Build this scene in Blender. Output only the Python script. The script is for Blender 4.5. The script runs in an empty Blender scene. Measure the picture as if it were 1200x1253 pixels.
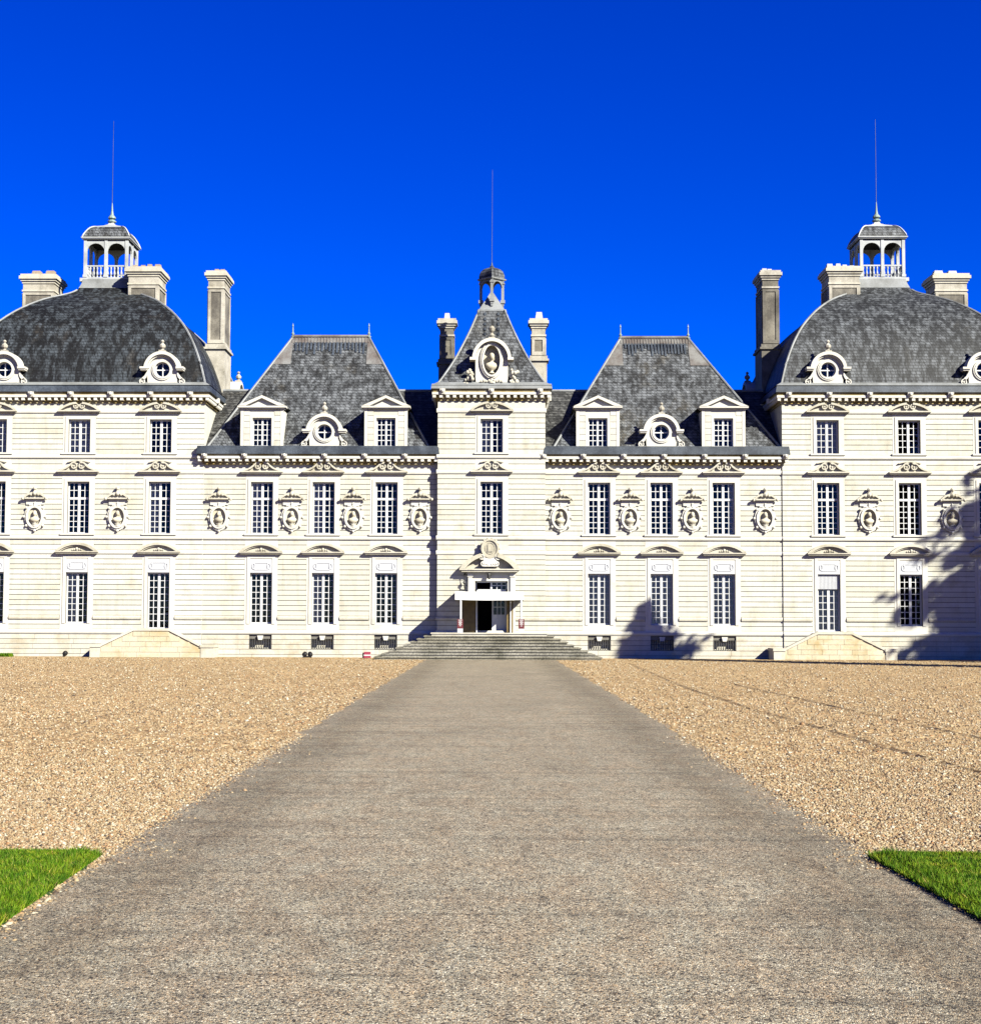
import bpy, math, random
import numpy as np
from mathutils import Matrix, Vector
random.seed(7); RNG = np.random.default_rng(11)
R_ = math.radians
SC = bpy.context.scene
COL = SC.collection

# ------------------------------------------------------------------ camera
F, W0, H0 = 1870.0, 1200.0, 1253.0
CAM = Vector((0.0, -81.0, 1.945))
ROT = (Matrix.Rotation(R_(1.0075), 3, 'Z') @ Matrix.Rotation(R_(93.342), 3, 'X') @ Matrix.Rotation(R_(0.1954), 3, 'Z'))
PX0, PY0 = 567.93, 650.68
cd = bpy.data.cameras.new('camera'); cam = bpy.data.objects.new('camera', cd); COL.objects.link(cam)
cam.matrix_world = Matrix.Translation(CAM) @ ROT.to_4x4()
cd.sensor_fit = 'VERTICAL'; cd.sensor_height = 24.0; cd.lens = F * 24.0 / H0
cd.shift_x = (W0 / 2 - PX0) / H0; cd.shift_y = (PY0 - H0 / 2) / H0
cd.clip_start = 0.1; cd.clip_end = 5000
SC.camera = cam
# ------------------------------------------------------------------ sky, sun, exposure
SUN_AZ, SUN_EL = 47.0, 32.5           # azimuth from the facade normal towards +x
w = bpy.data.worlds.new('World'); SC.world = w; w.use_nodes = True
nt = w.node_tree; nt.nodes.clear()
sky = nt.nodes.new('ShaderNodeTexSky'); sky.sky_type = 'NISHITA'; sky.sun_disc = False
sky.sun_elevation = R_(SUN_EL); sky.sun_rotation = R_(180 - SUN_AZ)
sky.altitude = 400; sky.air_density = 0.61; sky.dust_density = 0.15; sky.ozone_density = 5.0
hs = nt.nodes.new('ShaderNodeHueSaturation'); hs.inputs['Hue'].default_value = 0.534; hs.inputs['Saturation'].default_value = 1.7; hs.inputs['Value'].default_value = 1.0
bg = nt.nodes.new('ShaderNodeBackground'); bg.inputs['Strength'].default_value = 0.05
wo = nt.nodes.new('ShaderNodeOutputWorld')
nt.links.new(sky.outputs[0], hs.inputs['Color']); nt.links.new(hs.outputs[0], bg.inputs[0]); nt.links.new(bg.outputs[0], wo.inputs[0])
sl = bpy.data.lights.new('sun', 'SUN'); sl.energy = 5.0; sl.angle = R_(0.5); sl.color = (1.0, 0.96, 0.82)
so = bpy.data.objects.new('sun', sl); COL.objects.link(so)
SD = Vector((math.sin(R_(SUN_AZ)) * math.cos(R_(SUN_EL)), -math.cos(R_(SUN_AZ)) * math.cos(R_(SUN_EL)), math.sin(R_(SUN_EL))))
so.rotation_euler = SD.to_track_quat('Z', 'Y').to_euler(); so.location = SD * 150
SC.view_settings.view_transform = 'Standard'; SC.view_settings.look = 'None'
SC.view_settings.gamma = 1.0; SC.view_settings.use_curve_mapping = False
SC.view_settings.exposure = 2.08
SC.cycles.max_bounces = 6; SC.cycles.diffuse_bounces = 1

# ------------------------------------------------------------------ pixel -> world on a vertical plane y = Y (or the ground)
def ray(px, py): return ROT @ Vector(((px - PX0) / F, -(py - PY0) / F, -1.0))
def P(px, py, Y=0.0):
    d = ray(px, py); return CAM + d * ((Y - CAM.y) / d.y)
def X(px, py=650, Y=0.0): return P(px, py, Y).x
def Z(px, py, Y=0.0): return P(px, py, Y).z
def ZL(py): return Z(30, py)                      # storey levels, measured at the left pavilion
def G(px, py, z=0.0):
    d = ray(px, py); return CAM + d * ((z - CAM.z) / d.z)

# ------------------------------------------------------------------ materials (all procedural, world position based)
def mat(name, rough=0.8, spec=0.3, metal=0.0):
    m = bpy.data.materials.new(name); m.use_nodes = True
    b = m.node_tree.nodes['Principled BSDF']
    b.inputs['Roughness'].default_value = rough; b.inputs['Specular IOR Level'].default_value = spec
    b.inputs['Metallic'].default_value = metal
    return m, m.node_tree, b
def N(t, kind, **kw):
    n = t.nodes.new(kind)
    for k, v in kw.items():
        if k in n.inputs: n.inputs[k].default_value = v
        else: setattr(n, k, v)
    return n
def pos(t, sc=(1, 1, 1)):
    g = N(t, 'ShaderNodeNewGeometry'); m = N(t, 'ShaderNodeMapping'); m.inputs['Scale'].default_value = sc
    t.links.new(g.outputs['Position'], m.inputs['Vector']); return m.outputs[0]
def noise(t, vec, scale, detail=4, rough=0.55):
    n = N(t, 'ShaderNodeTexNoise'); n.inputs['Scale'].default_value = scale; n.inputs['Detail'].default_value = detail
    n.inputs['Roughness'].default_value = rough; t.links.new(vec, n.inputs['Vector']); return n.outputs['Fac']
def ramp(t, fac, stops):
    r = N(t, 'ShaderNodeValToRGB'); e = r.color_ramp.elements
    while len(e) < len(stops): e.new(0.5)
    for i, (p, c) in enumerate(stops):
        e[i].position = p; e[i].color = (*c, 1) if len(c) == 3 else c
    t.links.new(fac, r.inputs[0]); return r.outputs[0]
def mix(t, fac, a, b, mode='MIX'):
    n = N(t, 'ShaderNodeMix', data_type='RGBA', blend_type=mode)
    for i, v in ((0, fac), (6, a), (7, b)):
        if isinstance(v, (int, float)): n.inputs[i].default_value = v
        elif isinstance(v, tuple): n.inputs[i].default_value = (*v, 1)
        else: t.links.new(v, n.inputs[i])
    return n.outputs[2]
def math_(t, op, a, b=0.0):
    n = N(t, 'ShaderNodeMath', operation=op)
    for i, v in enumerate((a, b)):
        if isinstance(v, (int, float)): n.inputs[i].default_value = v
        else: t.links.new(v, n.inputs[i])
    return n.outputs[0]
def bump(t, b, h, strength=0.3, dist=0.02):
    n = N(t, 'ShaderNodeBump'); n.inputs['Strength'].default_value = strength; n.inputs['Distance'].default_value = dist
    t.links.new(h, n.inputs['Height']); t.links.new(n.outputs[0], b.inputs['Normal'])

def stone(name, c, dirt, amount=(0.45, 0.75), streak=0.35, rnd=0.08, speck=0.2, rough=0.85):
    m, t, b = mat(name, rough, 0.2)
    c = tuple(x * 0.41 for x in c); dirt = tuple(x * 0.40 for x in dirt)
    p = pos(t)
    f = ramp(t, noise(t, p, 0.9, 6, 0.65), [(amount[0], (0, 0, 0)), (amount[1], (1, 1, 1))])
    col = mix(t, f, c, dirt)
    s = ramp(t, noise(t, pos(t, (2.2, 2.2, 0.22)), 1.3, 5, 0.6), [(0.52, (0, 0, 0)), (0.78, (streak,) * 3)])
    col = mix(t, s, col, tuple(x * 0.55 for x in dirt))
    fn = ramp(t, noise(t, p, 14, 5, 0.7), [(0.3, (1 - speck,) * 3), (0.7, (1, 1, 1))])
    col = mix(t, 1.0, col, fn, 'MULTIPLY')
    oi = N(t, 'ShaderNodeObjectInfo')
    rr = ramp(t, oi.outputs['Random'], [(0, (1 - rnd, 1 - rnd * 1.1, 1 - rnd * 1.5)), (1, (1, 1, 1))])
    col = mix(t, 1.0, col, rr, 'MULTIPLY')
    t.links.new(col, b.inputs['Base Color'])
    bump(t, b, noise(t, p, 22, 6, 0.7), 0.25, 0.02)
    return m
M = {}
M['lime'] = stone('limestone', (0.80, 0.79, 0.72), (0.62, 0.57, 0.44), (0.50, 0.82), 0.32, 0.12, 0.14)
M['trim'] = stone('limestone_trim', (0.80, 0.78, 0.71), (0.62, 0.57, 0.46), (0.55, 0.88), 0.18, 0.04, 0.10)
M['joint'] = stone('mortar_backing', (0.26, 0.25, 0.22), (0.18, 0.165, 0.14), (0.4, 0.7), 0.3, 0.0, 0.2)
M['ped'] = stone('weathered_pediment_stone', (0.76, 0.72, 0.61), (0.48, 0.43, 0.31), (0.50, 0.8), 0.35, 0.08, 0.25)
M['corn'] = stone('lichen_bounce_cornice_stone', (0.66, 0.60, 0.42), (0.40, 0.29, 0.09), (0.34, 0.58), 0.3, 0.05, 0.25)  # lichen ochre, with warm light bounced off the gravel mixed into the colour
M['plinth'] = stone('plinth_stone', (0.80, 0.77, 0.68), (0.60, 0.50, 0.33), (0.48, 0.78), 0.28, 0.10, 0.2)
M['perron'] = stone('yellow_stair_stone', (0.80, 0.73, 0.56), (0.68, 0.53, 0.29), (0.44, 0.68), 0.25, 0.10, 0.2)
M['step'] = stone('grey_step_stone', (0.60, 0.57, 0.49), (0.26, 0.25, 0.20), (0.40, 0.68), 0.25, 0.25, 0.75)
M['chim'] = stone('chimney_stone', (0.70, 0.66, 0.57), (0.36, 0.33, 0.27), (0.44, 0.70), 0.5, 0.12, 0.3)
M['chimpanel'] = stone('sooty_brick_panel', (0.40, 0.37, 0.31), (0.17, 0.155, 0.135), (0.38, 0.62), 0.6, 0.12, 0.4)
M['chimdark'] = stone('dark_chimney_stone', (0.30, 0.28, 0.24), (0.13, 0.12, 0.105), (0.40, 0.64), 0.6, 0.1, 0.35)  # darker stone for the tall right chimney and the one left of the tower
M['bust'] = stone('bust_marble', (0.76, 0.71, 0.58), (0.52, 0.45, 0.28), (0.45, 0.75), 0.2, 0.1, 0.2)
M['lead'] = stone('lead_sheet', (0.13, 0.16, 0.21), (0.045, 0.06, 0.09), (0.38, 0.62), 0.4, 0.1, 0.6, 0.55)
M['leadpale'] = stone('pale_lead', (0.38, 0.40, 0.42), (0.24, 0.25, 0.25), (0.40, 0.66), 0.4, 0.1, 0.25, 0.6)
M['leadwhite'] = stone('pale_painted_lead', (0.62, 0.65, 0.67), (0.42, 0.44, 0.45), (0.45, 0.7), 0.3, 0.06, 0.2, 0.6)
M['leadred'] = stone('oxidised_ridge_lead', (0.30, 0.30, 0.30), (0.17, 0.14, 0.13), (0.40, 0.62), 0.6, 0.1, 0.3, 0.65)

def slate(name, base, light, dark, lo, hi, streaky, warm=None, streak=1.0, gain=0.8):
    m, t, b = mat(name, 0.62, 0.16)
    base, light, dark = (tuple(x * 0.37 for x in q) for q in (base, light, dark))
    warm = warm and tuple(x * 0.55 for x in warm)
    p = pos(t)
    sx = N(t, 'ShaderNodeSeparateXYZ'); t.links.new(p, sx.inputs[0])
    u = math_(t, 'ADD', sx.outputs[0], math_(t, 'MULTIPLY', sx.outputs[1], 1.0))
    cb = N(t, 'ShaderNodeCombineXYZ'); t.links.new(u, cb.inputs[0]); t.links.new(sx.outputs[2], cb.inputs[1])
    br = N(t, 'ShaderNodeTexBrick'); t.links.new(cb.outputs[0], br.inputs['Vector'])
    br.inputs['Scale'].default_value = 1.0; br.inputs['Brick Width'].default_value = 0.27; br.inputs['Row Height'].default_value = 0.17
    br.inputs['Mortar Size'].default_value = 0.020; br.inputs['Color1'].default_value = (0.62, 0.62, 0.62, 1)
    br.inputs['Color2'].default_value = (1.14, 1.14, 1.14, 1); br.inputs['Mortar'].default_value = (0.30, 0.30, 0.30, 1); br.inputs['Bias'].default_value = 0.1
    big = noise(t, pos(t, streaky), 0.55, 7, 0.68)
    col = ramp(t, big, [(lo, dark), ((lo + hi) / 2, base), (hi, light)])
    fine = noise(t, pos(t, (1, 1, 0.8)), 5.0, 6, 0.75)
    col = mix(t, ramp(t, fine, [(0.46, (0, 0, 0)), (0.58, (0.85,) * 3)]), col, dark)
    fine2 = noise(t, pos(t, (1, 1.3, 0.9)), 9.0, 6, 0.75)
    col = mix(t, ramp(t, fine2, [(0.54, (0, 0, 0)), (0.66, (0.8,) * 3)]), col, light)
    if warm:
        col = mix(t, ramp(t, noise(t, pos(t, (1.3, 1.3, 0.25)), 0.5, 6, 0.6), [(0.55, (0, 0, 0)), (0.75, (0.7,) * 3)]), col, warm)
    st1 = noise(t, pos(t, (3.2, 3.2, 0.05)), 0.9, 5, 0.6)
    col = mix(t, ramp(t, st1, [(0.47, (0, 0, 0)), (0.57, (0.95 * streak,) * 3)]), col, light)
    st2 = noise(t, pos(t, (4.1, 4.1, 0.06)), 1.1, 5, 0.6)
    col = mix(t, ramp(t, st2, [(0.48, (0, 0, 0)), (0.62, (0.95 * streak,) * 3)]), col, dark)
    col = mix(t, 1.0, col, br.outputs['Color'], 'MULTIPLY')
    col = mix(t, 1.0, col, (gain, gain * 1.01, gain * 1.04), 'MULTIPLY')
    t.links.new(col, b.inputs['Base Color'])
    bump(t, b, br.outputs['Fac'], -0.5, 0.015)
    return m
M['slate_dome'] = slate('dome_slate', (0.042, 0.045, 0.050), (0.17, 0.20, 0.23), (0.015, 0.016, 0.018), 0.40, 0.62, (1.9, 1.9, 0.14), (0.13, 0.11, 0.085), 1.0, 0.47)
M['slate_sheen'] = slate('dome_slate_sheen', (0.11, 0.118, 0.125), (0.28, 0.30, 0.32), (0.042, 0.045, 0.05), 0.38, 0.62, (1.9, 1.9, 0.14), (0.12, 0.115, 0.10), 1.0, 0.58)  # right dome: the sun's sheen put into the slate colour as paler tones
M['slate_wing'] = slate('wing_slate', (0.15, 0.16, 0.17), (0.36, 0.38, 0.40), (0.035, 0.035, 0.035), 0.38, 0.60, (2.6, 2.6, 1.1), (0.17, 0.145, 0.10), 0.7, 0.70)
M['slate_low'] = slate('low_roof_slate', (0.12, 0.12, 0.115), (0.20, 0.20, 0.19), (0.045, 0.045, 0.043), 0.36, 0.66, (1, 1, 0.6), (0.14, 0.12, 0.08))

def plain(name, c, rough=0.5, spec=0.4, var=0.12, sc=6):
    m, t, b = mat(name, rough, spec)
    c = tuple(x * 0.41 for x in c)
    f = ramp(t, noise(t, pos(t), sc, 4), [(0.3, tuple(x * (1 - var) for x in c)), (0.7, c)])
    t.links.new(f, b.inputs['Base Color']); return m
M['paint'] = plain('white_window_paint', (0.80, 0.81, 0.82), 0.5, 0.4, 0.06)
M['panel'] = plain('pale_grey_panel', (0.66, 0.68, 0.72), 0.6, 0.3, 0.08)
M['curtain'] = plain('pale_window_blind', (0.72, 0.72, 0.70), 0.9, 0.1, 0.15, 3)
M['room'] = plain('dark_interior', (0.035, 0.03, 0.028), 0.9, 0.1, 0.3, 1)
M['iron'] = plain('black_iron', (0.02, 0.02, 0.022), 0.5, 0.5, 0.3)
M['lamp'] = plain('black_lamp_plastic', (0.008, 0.008, 0.009), 0.6, 0.2, 0.2)
M['fabric'] = plain('white_canvas', (0.84, 0.84, 0.83), 0.8, 0.2, 0.04)
M['red'] = plain('dark_red_board', (0.16, 0.018, 0.022), 0.5, 0.4, 0.1)
M['redbox'] = plain('red_plastic', (0.40, 0.05, 0.09), 0.45, 0.4, 0.1)
M['white'] = plain('white_print', (0.80, 0.80, 0.80), 0.6, 0.3, 0.03)
M['copper'] = plain('verdigris_copper', (0.28, 0.38, 0.36), 0.6, 0.4, 0.25, 9)
M['pot'] = plain('clay_chimney_pot', (0.46, 0.36, 0.27), 0.8, 0.2, 0.35, 7)
M['potpale'] = plain('pale_chimney_pot', (0.62, 0.64, 0.66), 0.8, 0.2, 0.2, 7)
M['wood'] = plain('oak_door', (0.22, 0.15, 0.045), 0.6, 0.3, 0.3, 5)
M['bark'] = plain('bark', (0.10, 0.075, 0.055), 0.95, 0.1, 0.4, 8)
M['leaf'] = plain('conifer_needles', (0.045, 0.085, 0.035), 0.7, 0.2, 0.4, 3)
def glass():
    m = bpy.data.materials.new('window_glass'); m.use_nodes = True; t = m.node_tree; t.nodes.clear()
    tr = N(t, 'ShaderNodeBsdfTransparent'); tr.inputs[0].default_value = (0.80, 0.84, 0.86, 1)
    gl = N(t, 'ShaderNodeBsdfGlossy'); gl.inputs['Roughness'].default_value = 0.03; gl.inputs[0].default_value = (1, 1, 1, 1)
    fr = N(t, 'ShaderNodeFresnel'); fr.inputs[0].default_value = 1.3
    bp = N(t, 'ShaderNodeBump'); bp.inputs['Strength'].default_value = 0.12; bp.inputs['Distance'].default_value = 0.02
    t.links.new(noise(t, pos(t), 3.5, 2), bp.inputs['Height']); t.links.new(bp.outputs[0], gl.inputs['Normal'])
    mx = N(t, 'ShaderNodeMixShader'); o = N(t, 'ShaderNodeOutputMaterial')
    t.links.new(fr.outputs[0], mx.inputs[0]); t.links.new(tr.outputs[0], mx.inputs[1]); t.links.new(gl.outputs[0], mx.inputs[2])
    t.links.new(mx.outputs[0], o.inputs[0]); return m
M['glass'] = glass()

GRAV = [(0.0, (0.05, 0.04, 0.035)), (0.09, (0.22, 0.15, 0.10)), (0.24, (0.46, 0.32, 0.18)), (0.45, (0.58, 0.43, 0.26)), (0.64, (0.70, 0.57, 0.38)), (0.80, (0.55, 0.29, 0.13)), (0.88, (0.75, 0.66, 0.52)), (1.0, (1.0, 0.95, 0.84))]
GRAV = [(p_, (c_[0] * 0.285, c_[1] * 0.275, c_[2] * 0.24)) for p_, c_ in GRAV]
def gravel_mat():
    m, t, b = mat('gravel', 0.9, 0.15)
    p = pos(t)
    v = N(t, 'ShaderNodeTexVoronoi'); v.inputs['Scale'].default_value = 34; t.links.new(p, v.inputs['Vector'])
    sp = N(t, 'ShaderNodeSeparateColor'); t.links.new(v.outputs['Color'], sp.inputs[0])
    c1 = ramp(t, sp.outputs[0], GRAV)
    v2 = N(t, 'ShaderNodeTexVoronoi'); v2.inputs['Scale'].default_value = 7.0
    t.links.new(pos(t, (1, 0.55, 1)), v2.inputs['Vector'])
    s2 = N(t, 'ShaderNodeSeparateColor'); t.links.new(v2.outputs['Color'], s2.inputs[0])
    c2 = ramp(t, s2.outputs[1], [(0, (0.75, 0.72, 0.70)), (0.5, (1, 0.98, 0.95)), (1, (1.2, 1.2, 1.17))])
    col = mix(t, 1.0, c1, c2, 'MULTIPLY')
    big = ramp(t, noise(t, pos(t, (1, 0.35, 1)), 0.35, 6, 0.65), [(0.35, (1.06, 1.02, 0.90)), (0.65, (1.32, 1.28, 1.14))])
    col = mix(t, 1.0, col, big, 'MULTIPLY')
    v3 = N(t, 'ShaderNodeTexVoronoi'); v3.inputs['Scale'].default_value = 9.0; t.links.new(pos(t, (1, 0.4, 1)), v3.inputs['Vector'])
    s3 = N(t, 'ShaderNodeSeparateColor'); t.links.new(v3.outputs['Color'], s3.inputs[0])
    col = mix(t, 1.0, col, ramp(t, s3.outputs[2], [(0, (0.85, 0.82, 0.80)), (0.25, (0.97, 0.95, 0.93)), (0.7, (1.03, 1.03, 1.03)), (1, (1.16, 1.17, 1.18))]), 'MULTIPLY')
    v4 = N(t, 'ShaderNodeTexVoronoi'); v4.inputs['Scale'].default_value = 13.0; t.links.new(pos(t, (1, 0.33, 1)), v4.inputs['Vector'])
    s4 = N(t, 'ShaderNodeSeparateColor'); t.links.new(v4.outputs['Color'], s4.inputs[0])
    col = mix(t, 1.0, col, ramp(t, s4.outputs[0], [(0, (0.42, 0.38, 0.35)), (0.14, (0.80, 0.77, 0.74)), (0.3, (1.0, 0.98, 0.96)), (0.78, (1.04, 1.04, 1.04)), (0.92, (1.30, 1.32, 1.34)), (1, (1.7, 1.75, 1.8))]), 'MULTIPLY')
    t.links.new(col, b.inputs['Base Color'])
    hgt = math_(t, 'SUBTRACT', 1.0, v.outputs['Distance'])
    hgt = math_(t, 'ADD', hgt, math_(t, 'MULTIPLY', math_(t, 'SUBTRACT', 1.0, v2.outputs['Distance']), 1.2))
    bump(t, b, hgt, 0.55, 0.012)
    return m
M['gravel'] = gravel_mat()
def pebble_mat():
    m, t, b = mat('pebble', 0.75, 0.3)
    a = N(t, 'ShaderNodeAttribute', attribute_name='tint')
    col = ramp(t, a.outputs['Fac'], GRAV)
    col = mix(t, 1.0, col, ramp(t, noise(t, pos(t), 60, 3), [(0.3, (0.8,) * 3), (0.7, (1.1,) * 3)]), 'MULTIPLY')
    t.links.new(col, b.inputs['Base Color']); return m
M['pebble'] = pebble_mat()
def asphalt_mat():
    m, t, b = mat('path_surface', 0.9, 0.2)
    p = pos(t)
    v = N(t, 'ShaderNodeTexVoronoi'); v.inputs['Scale'].default_value = 105; t.links.new(pos(t, (1, 0.6, 1)), v.inputs['Vector'])
    sp = N(t, 'ShaderNodeSeparateColor'); t.links.new(v.outputs['Color'], sp.inputs[0])
    c = ramp(t, sp.outputs[0], [(0, (0.02, 0.017, 0.014)), (0.14, (0.08, 0.07, 0.058)), (0.30, (0.22, 0.20, 0.17)), (0.62, (0.33, 0.30, 0.25)), (0.84, (0.36, 0.27, 0.18)), (0.9, (0.40, 0.37, 0.31)), (1, (0.66, 0.62, 0.55))])
    v2 = N(t, 'ShaderNodeTexVoronoi'); v2.inputs['Scale'].default_value = 17; t.links.new(pos(t, (1, 0.5, 1)), v2.inputs['Vector'])
    s2 = N(t, 'ShaderNodeSeparateColor'); t.links.new(v2.outputs['Color'], s2.inputs[0])
    c = mix(t, 1.0, c, ramp(t, s2.outputs[1], [(0, (0.72,) * 3), (0.25, (0.94,) * 3), (0.8, (1.0,) * 3), (1, (1.18, 1.17, 1.15))]), 'MULTIPLY')
    wear = ramp(t, noise(t, pos(t, (0.55, 0.30, 1)), 0.9, 7, 0.7), [(0.28, (0.78, 0.78, 0.76)), (0.46, (0.98, 0.97, 0.95)), (0.66, (1.10, 1.09, 1.06))])
    c = mix(t, 1.0, c, wear, 'MULTIPLY')
    wear2 = ramp(t, noise(t, pos(t, (0.10, 3.4, 1)), 1.0, 6, 0.7), [(0.36, (0.70,) * 3), (0.46, (1.0,) * 3), (0.66, (1.14,) * 3)])
    c = mix(t, 1.0, c, wear2, 'MULTIPLY')
    pits = ramp(t, noise(t, pos(t, (1, 0.45, 1)), 70, 3, 0.6), [(0.34, (0.16, 0.14, 0.12)), (0.43, (1, 1, 1))])
    c = mix(t, 1.0, c, pits, 'MULTIPLY')
    c = mix(t, 1.0, c, ramp(t, noise(t, pos(t, (1, 0.4, 1)), 3.0, 5, 0.6), [(0.35, (1.0, 0.93, 0.84)), (0.65, (1.08, 1.10, 1.06))]), 'MULTIPLY')
    # dark worn bands along both edges, sandy rim at the very edge
    sx = N(t, 'ShaderNodeSeparateXYZ'); t.links.new(p, sx.inputs[0])
    e = math_(t, 'ADD', math_(t, 'ABSOLUTE', sx.outputs[0]), math_(t, 'MULTIPLY', math_(t, 'SUBTRACT', noise(t, pos(t, (0.8, 0.5, 1)), 1.2, 5), 0.5), 1.6))
    band = ramp(t, math_(t, 'DIVIDE', e, 4.0), [(0.45, (1.05, 1.04, 1.02)), (0.66, (0.76, 0.74, 0.70)), (0.80, (0.92, 0.90, 0.88)), (0.90, (1.15, 1.02, 0.86))])
    c = mix(t, 1.0, c, band, 'MULTIPLY')
    c = mix(t, 1.0, c, (0.50, 0.50, 0.49), 'MULTIPLY')
    t.links.new(c, b.inputs['Base Color'])
    hh = math_(t, 'ADD', math_(t, 'SUBTRACT', 1.0, v.outputs['Distance']), math_(t, 'MULTIPLY', noise(t, p, 30, 4), 0.8))
    bump(t, b, hh, 0.6, 0.012)
    return m
M['asphalt'] = asphalt_mat()
def grass_mat():
    m, t, b = mat('grass_blades', 0.7, 0.08)
    a = N(t, 'ShaderNodeAttribute', attribute_name='tint')
    col = ramp(t, a.outputs['Fac'], [(0, (0.025, 0.07, 0.003)), (0.35, (0.07, 0.15, 0.004)), (0.75, (0.12, 0.23, 0.007)), (0.93, (0.20, 0.26, 0.025)), (1, (0.32, 0.27, 0.09))])
    pat = ramp(t, noise(t, pos(t), 5.0, 5, 0.65), [(0.32, (0.42, 0.60, 0.5)), (0.5, (0.95, 0.95, 1.0)), (0.68, (1.9, 1.25, 1.5))])
    col = mix(t, 1.0, col, pat, 'MULTIPLY')
    col = mix(t, 1.0, col, (0.52, 0.53, 0.45), 'MULTIPLY')
    t.links.new(col, b.inputs['Base Color'])
    b.inputs['Subsurface Weight'].default_value = 0.0
    return m
M['grass'] = grass_mat()
M['soil'] = plain('dark_soil', (0.07, 0.055, 0.04), 0.95, 0.1, 0.5, 18)
M['turf'] = plain('turf_ground', (0.035, 0.07, 0.018), 0.95, 0.1, 0.5, 10)

# ------------------------------------------------------------------ mesh builder
class MB:
    def __init__(s): s.v = []; s.f = []
    def add(s, vs, fs):
        o = len(s.v); s.v += [tuple(v) for v in vs]; s.f += [tuple(i + o for i in f) for f in fs]; return s
    def box(s, x0, x1, y0, y1, z0, z1):
        return s.add([(x0, y0, z0), (x1, y0, z0), (x1, y1, z0), (x0, y1, z0), (x0, y0, z1), (x1, y0, z1), (x1, y1, z1), (x0, y1, z1)],
                     [(0, 3, 2, 1), (4, 5, 6, 7), (0, 1, 5, 4), (1, 2, 6, 5), (2, 3, 7, 6), (3, 0, 4, 7)])
    def frustum(s, x0, x1, y0, y1, z0, X0, X1, Y0, Y1, z1):
        return s.add([(x0, y0, z0), (x1, y0, z0), (x1, y1, z0), (x0, y1, z0), (X0, Y0, z1), (X1, Y0, z1), (X1, Y1, z1), (X0, Y1, z1)],
                     [(0, 3, 2, 1), (4, 5, 6, 7), (0, 1, 5, 4), (1, 2, 6, 5), (2, 3, 7, 6), (3, 0, 4, 7)])
    def prism(s, poly, y0, y1):                       # polygon in XZ (counter-clockwise seen from -y), y0 front
        n = len(poly)
        return s.add([(x, y0, z) for x, z in poly] + [(x, y1, z) for x, z in poly],
                     [tuple(range(n)), tuple(range(2 * n - 1, n - 1, -1))] + [(i, i + n, (i + 1) % n + n, (i + 1) % n) for i in range(n)])
    def ring(s, a, b, y0, y1, closed=True):           # a outer, b inner outlines (same count)
        n = len(a); vs = [(x, y0, z) for x, z in a] + [(x, y0, z) for x, z in b] + [(x, y1, z) for x, z in a] + [(x, y1, z) for x, z in b]
        fs = []
        for i in range(n if closed else n - 1):
            j = (i + 1) % n
            fs += [(i, j, n + j, n + i), (2 * n + j, 2 * n + i, 3 * n + i, 3 * n + j), (j, i, 2 * n + i, 2 * n + j), (n + i, n + j, 3 * n + j, 3 * n + i)]
        if not closed:
            fs += [(0, n, 3 * n, 2 * n), (n - 1, 3 * n - 1, 4 * n - 1, 2 * n - 1)]
        return s.add(vs, fs)
    def lathe(s, prof, cx=0, cy=0, z0=0, seg=10, sx=1.0, sy=1.0):
        vs, fs = [], []
        for r, z in prof:
            for k in range(seg):
                a = 2 * math.pi * k / seg; vs.append((cx + r * sx * math.cos(a), cy + r * sy * math.sin(a), z0 + z))
        for i in range(len(prof) - 1):
            for k in range(seg):
                j = (k + 1) % seg; fs.append((i * seg + k, i * seg + j, (i + 1) * seg + j, (i + 1) * seg + k))
        fs += [tuple(range(seg - 1, -1, -1)), tuple(range((len(prof) - 1) * seg, len(prof) * seg))]
        return s.add(vs, fs)
    def tube(s, pts, r, seg=6, r1=None):
        pts = [Vector(p) for p in pts]; n = len(pts); vs, fs = [], []
        for i, p in enumerate(pts):
            d = (pts[min(i + 1, n - 1)] - pts[max(i - 1, 0)]).normalized()
            u = d.cross(Vector((0, 0, 1)) if abs(d.z) < 0.9 else Vector((0, 1, 0))).normalized(); v = d.cross(u)
            rr = r if r1 is None else r + (r1 - r) * i / max(1, n - 1)
            for k in range(seg):
                a = 2 * math.pi * k / seg; vs.append(p + u * rr * math.cos(a) + v * rr * math.sin(a))
        for i in range(n - 1):
            for k in range(seg):
                j = (k + 1) % seg; fs.append((i * seg + k, i * seg + j, (i + 1) * seg + j, (i + 1) * seg + k))
        fs += [tuple(range(seg)), tuple(range(n * seg - 1, (n - 1) * seg - 1, -1))]
        return s.add(vs, fs)
    def disc_y(s, cx, cz, r, y0, y1, seg=14, rz=None):
        rz = rz or r
        return s.prism([(cx + r * math.cos(2 * math.pi * k / seg), cz + rz * math.sin(2 * math.pi * k / seg)) for k in range(seg)], y0, y1)
    def ball(s, c, r, seg=8, sq=1.0):
        return s.lathe([(max(0.02 * r, r * math.sin(math.pi * i / 6)), -r * sq * math.cos(math.pi * i / 6)) for i in range(7)], c[0], c[1], c[2], seg)
    def mesh(s, name, smooth=False):
        me = bpy.data.meshes.new(name); me.from_pydata(s.v, [], s.f)
        if smooth: me.polygons.foreach_set('use_smooth', [True] * len(me.polygons))
        me.update(); return me
def new(name, me, m, parent=None, loc=(0, 0, 0), rz=0.0, scale=None):
    if isinstance(me, MB):
        me = me.mesh(name)
    if m is not None and len(me.materials) == 0: me.materials.append(M[m])
    o = bpy.data.objects.new(name, me); COL.objects.link(o); o.parent = parent; o.location = loc; o.rotation_euler = (0, 0, rz)
    if scale: o.scale = scale
    return o
def smooth_mesh(mb, name): return mb.mesh(name, True)
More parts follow.
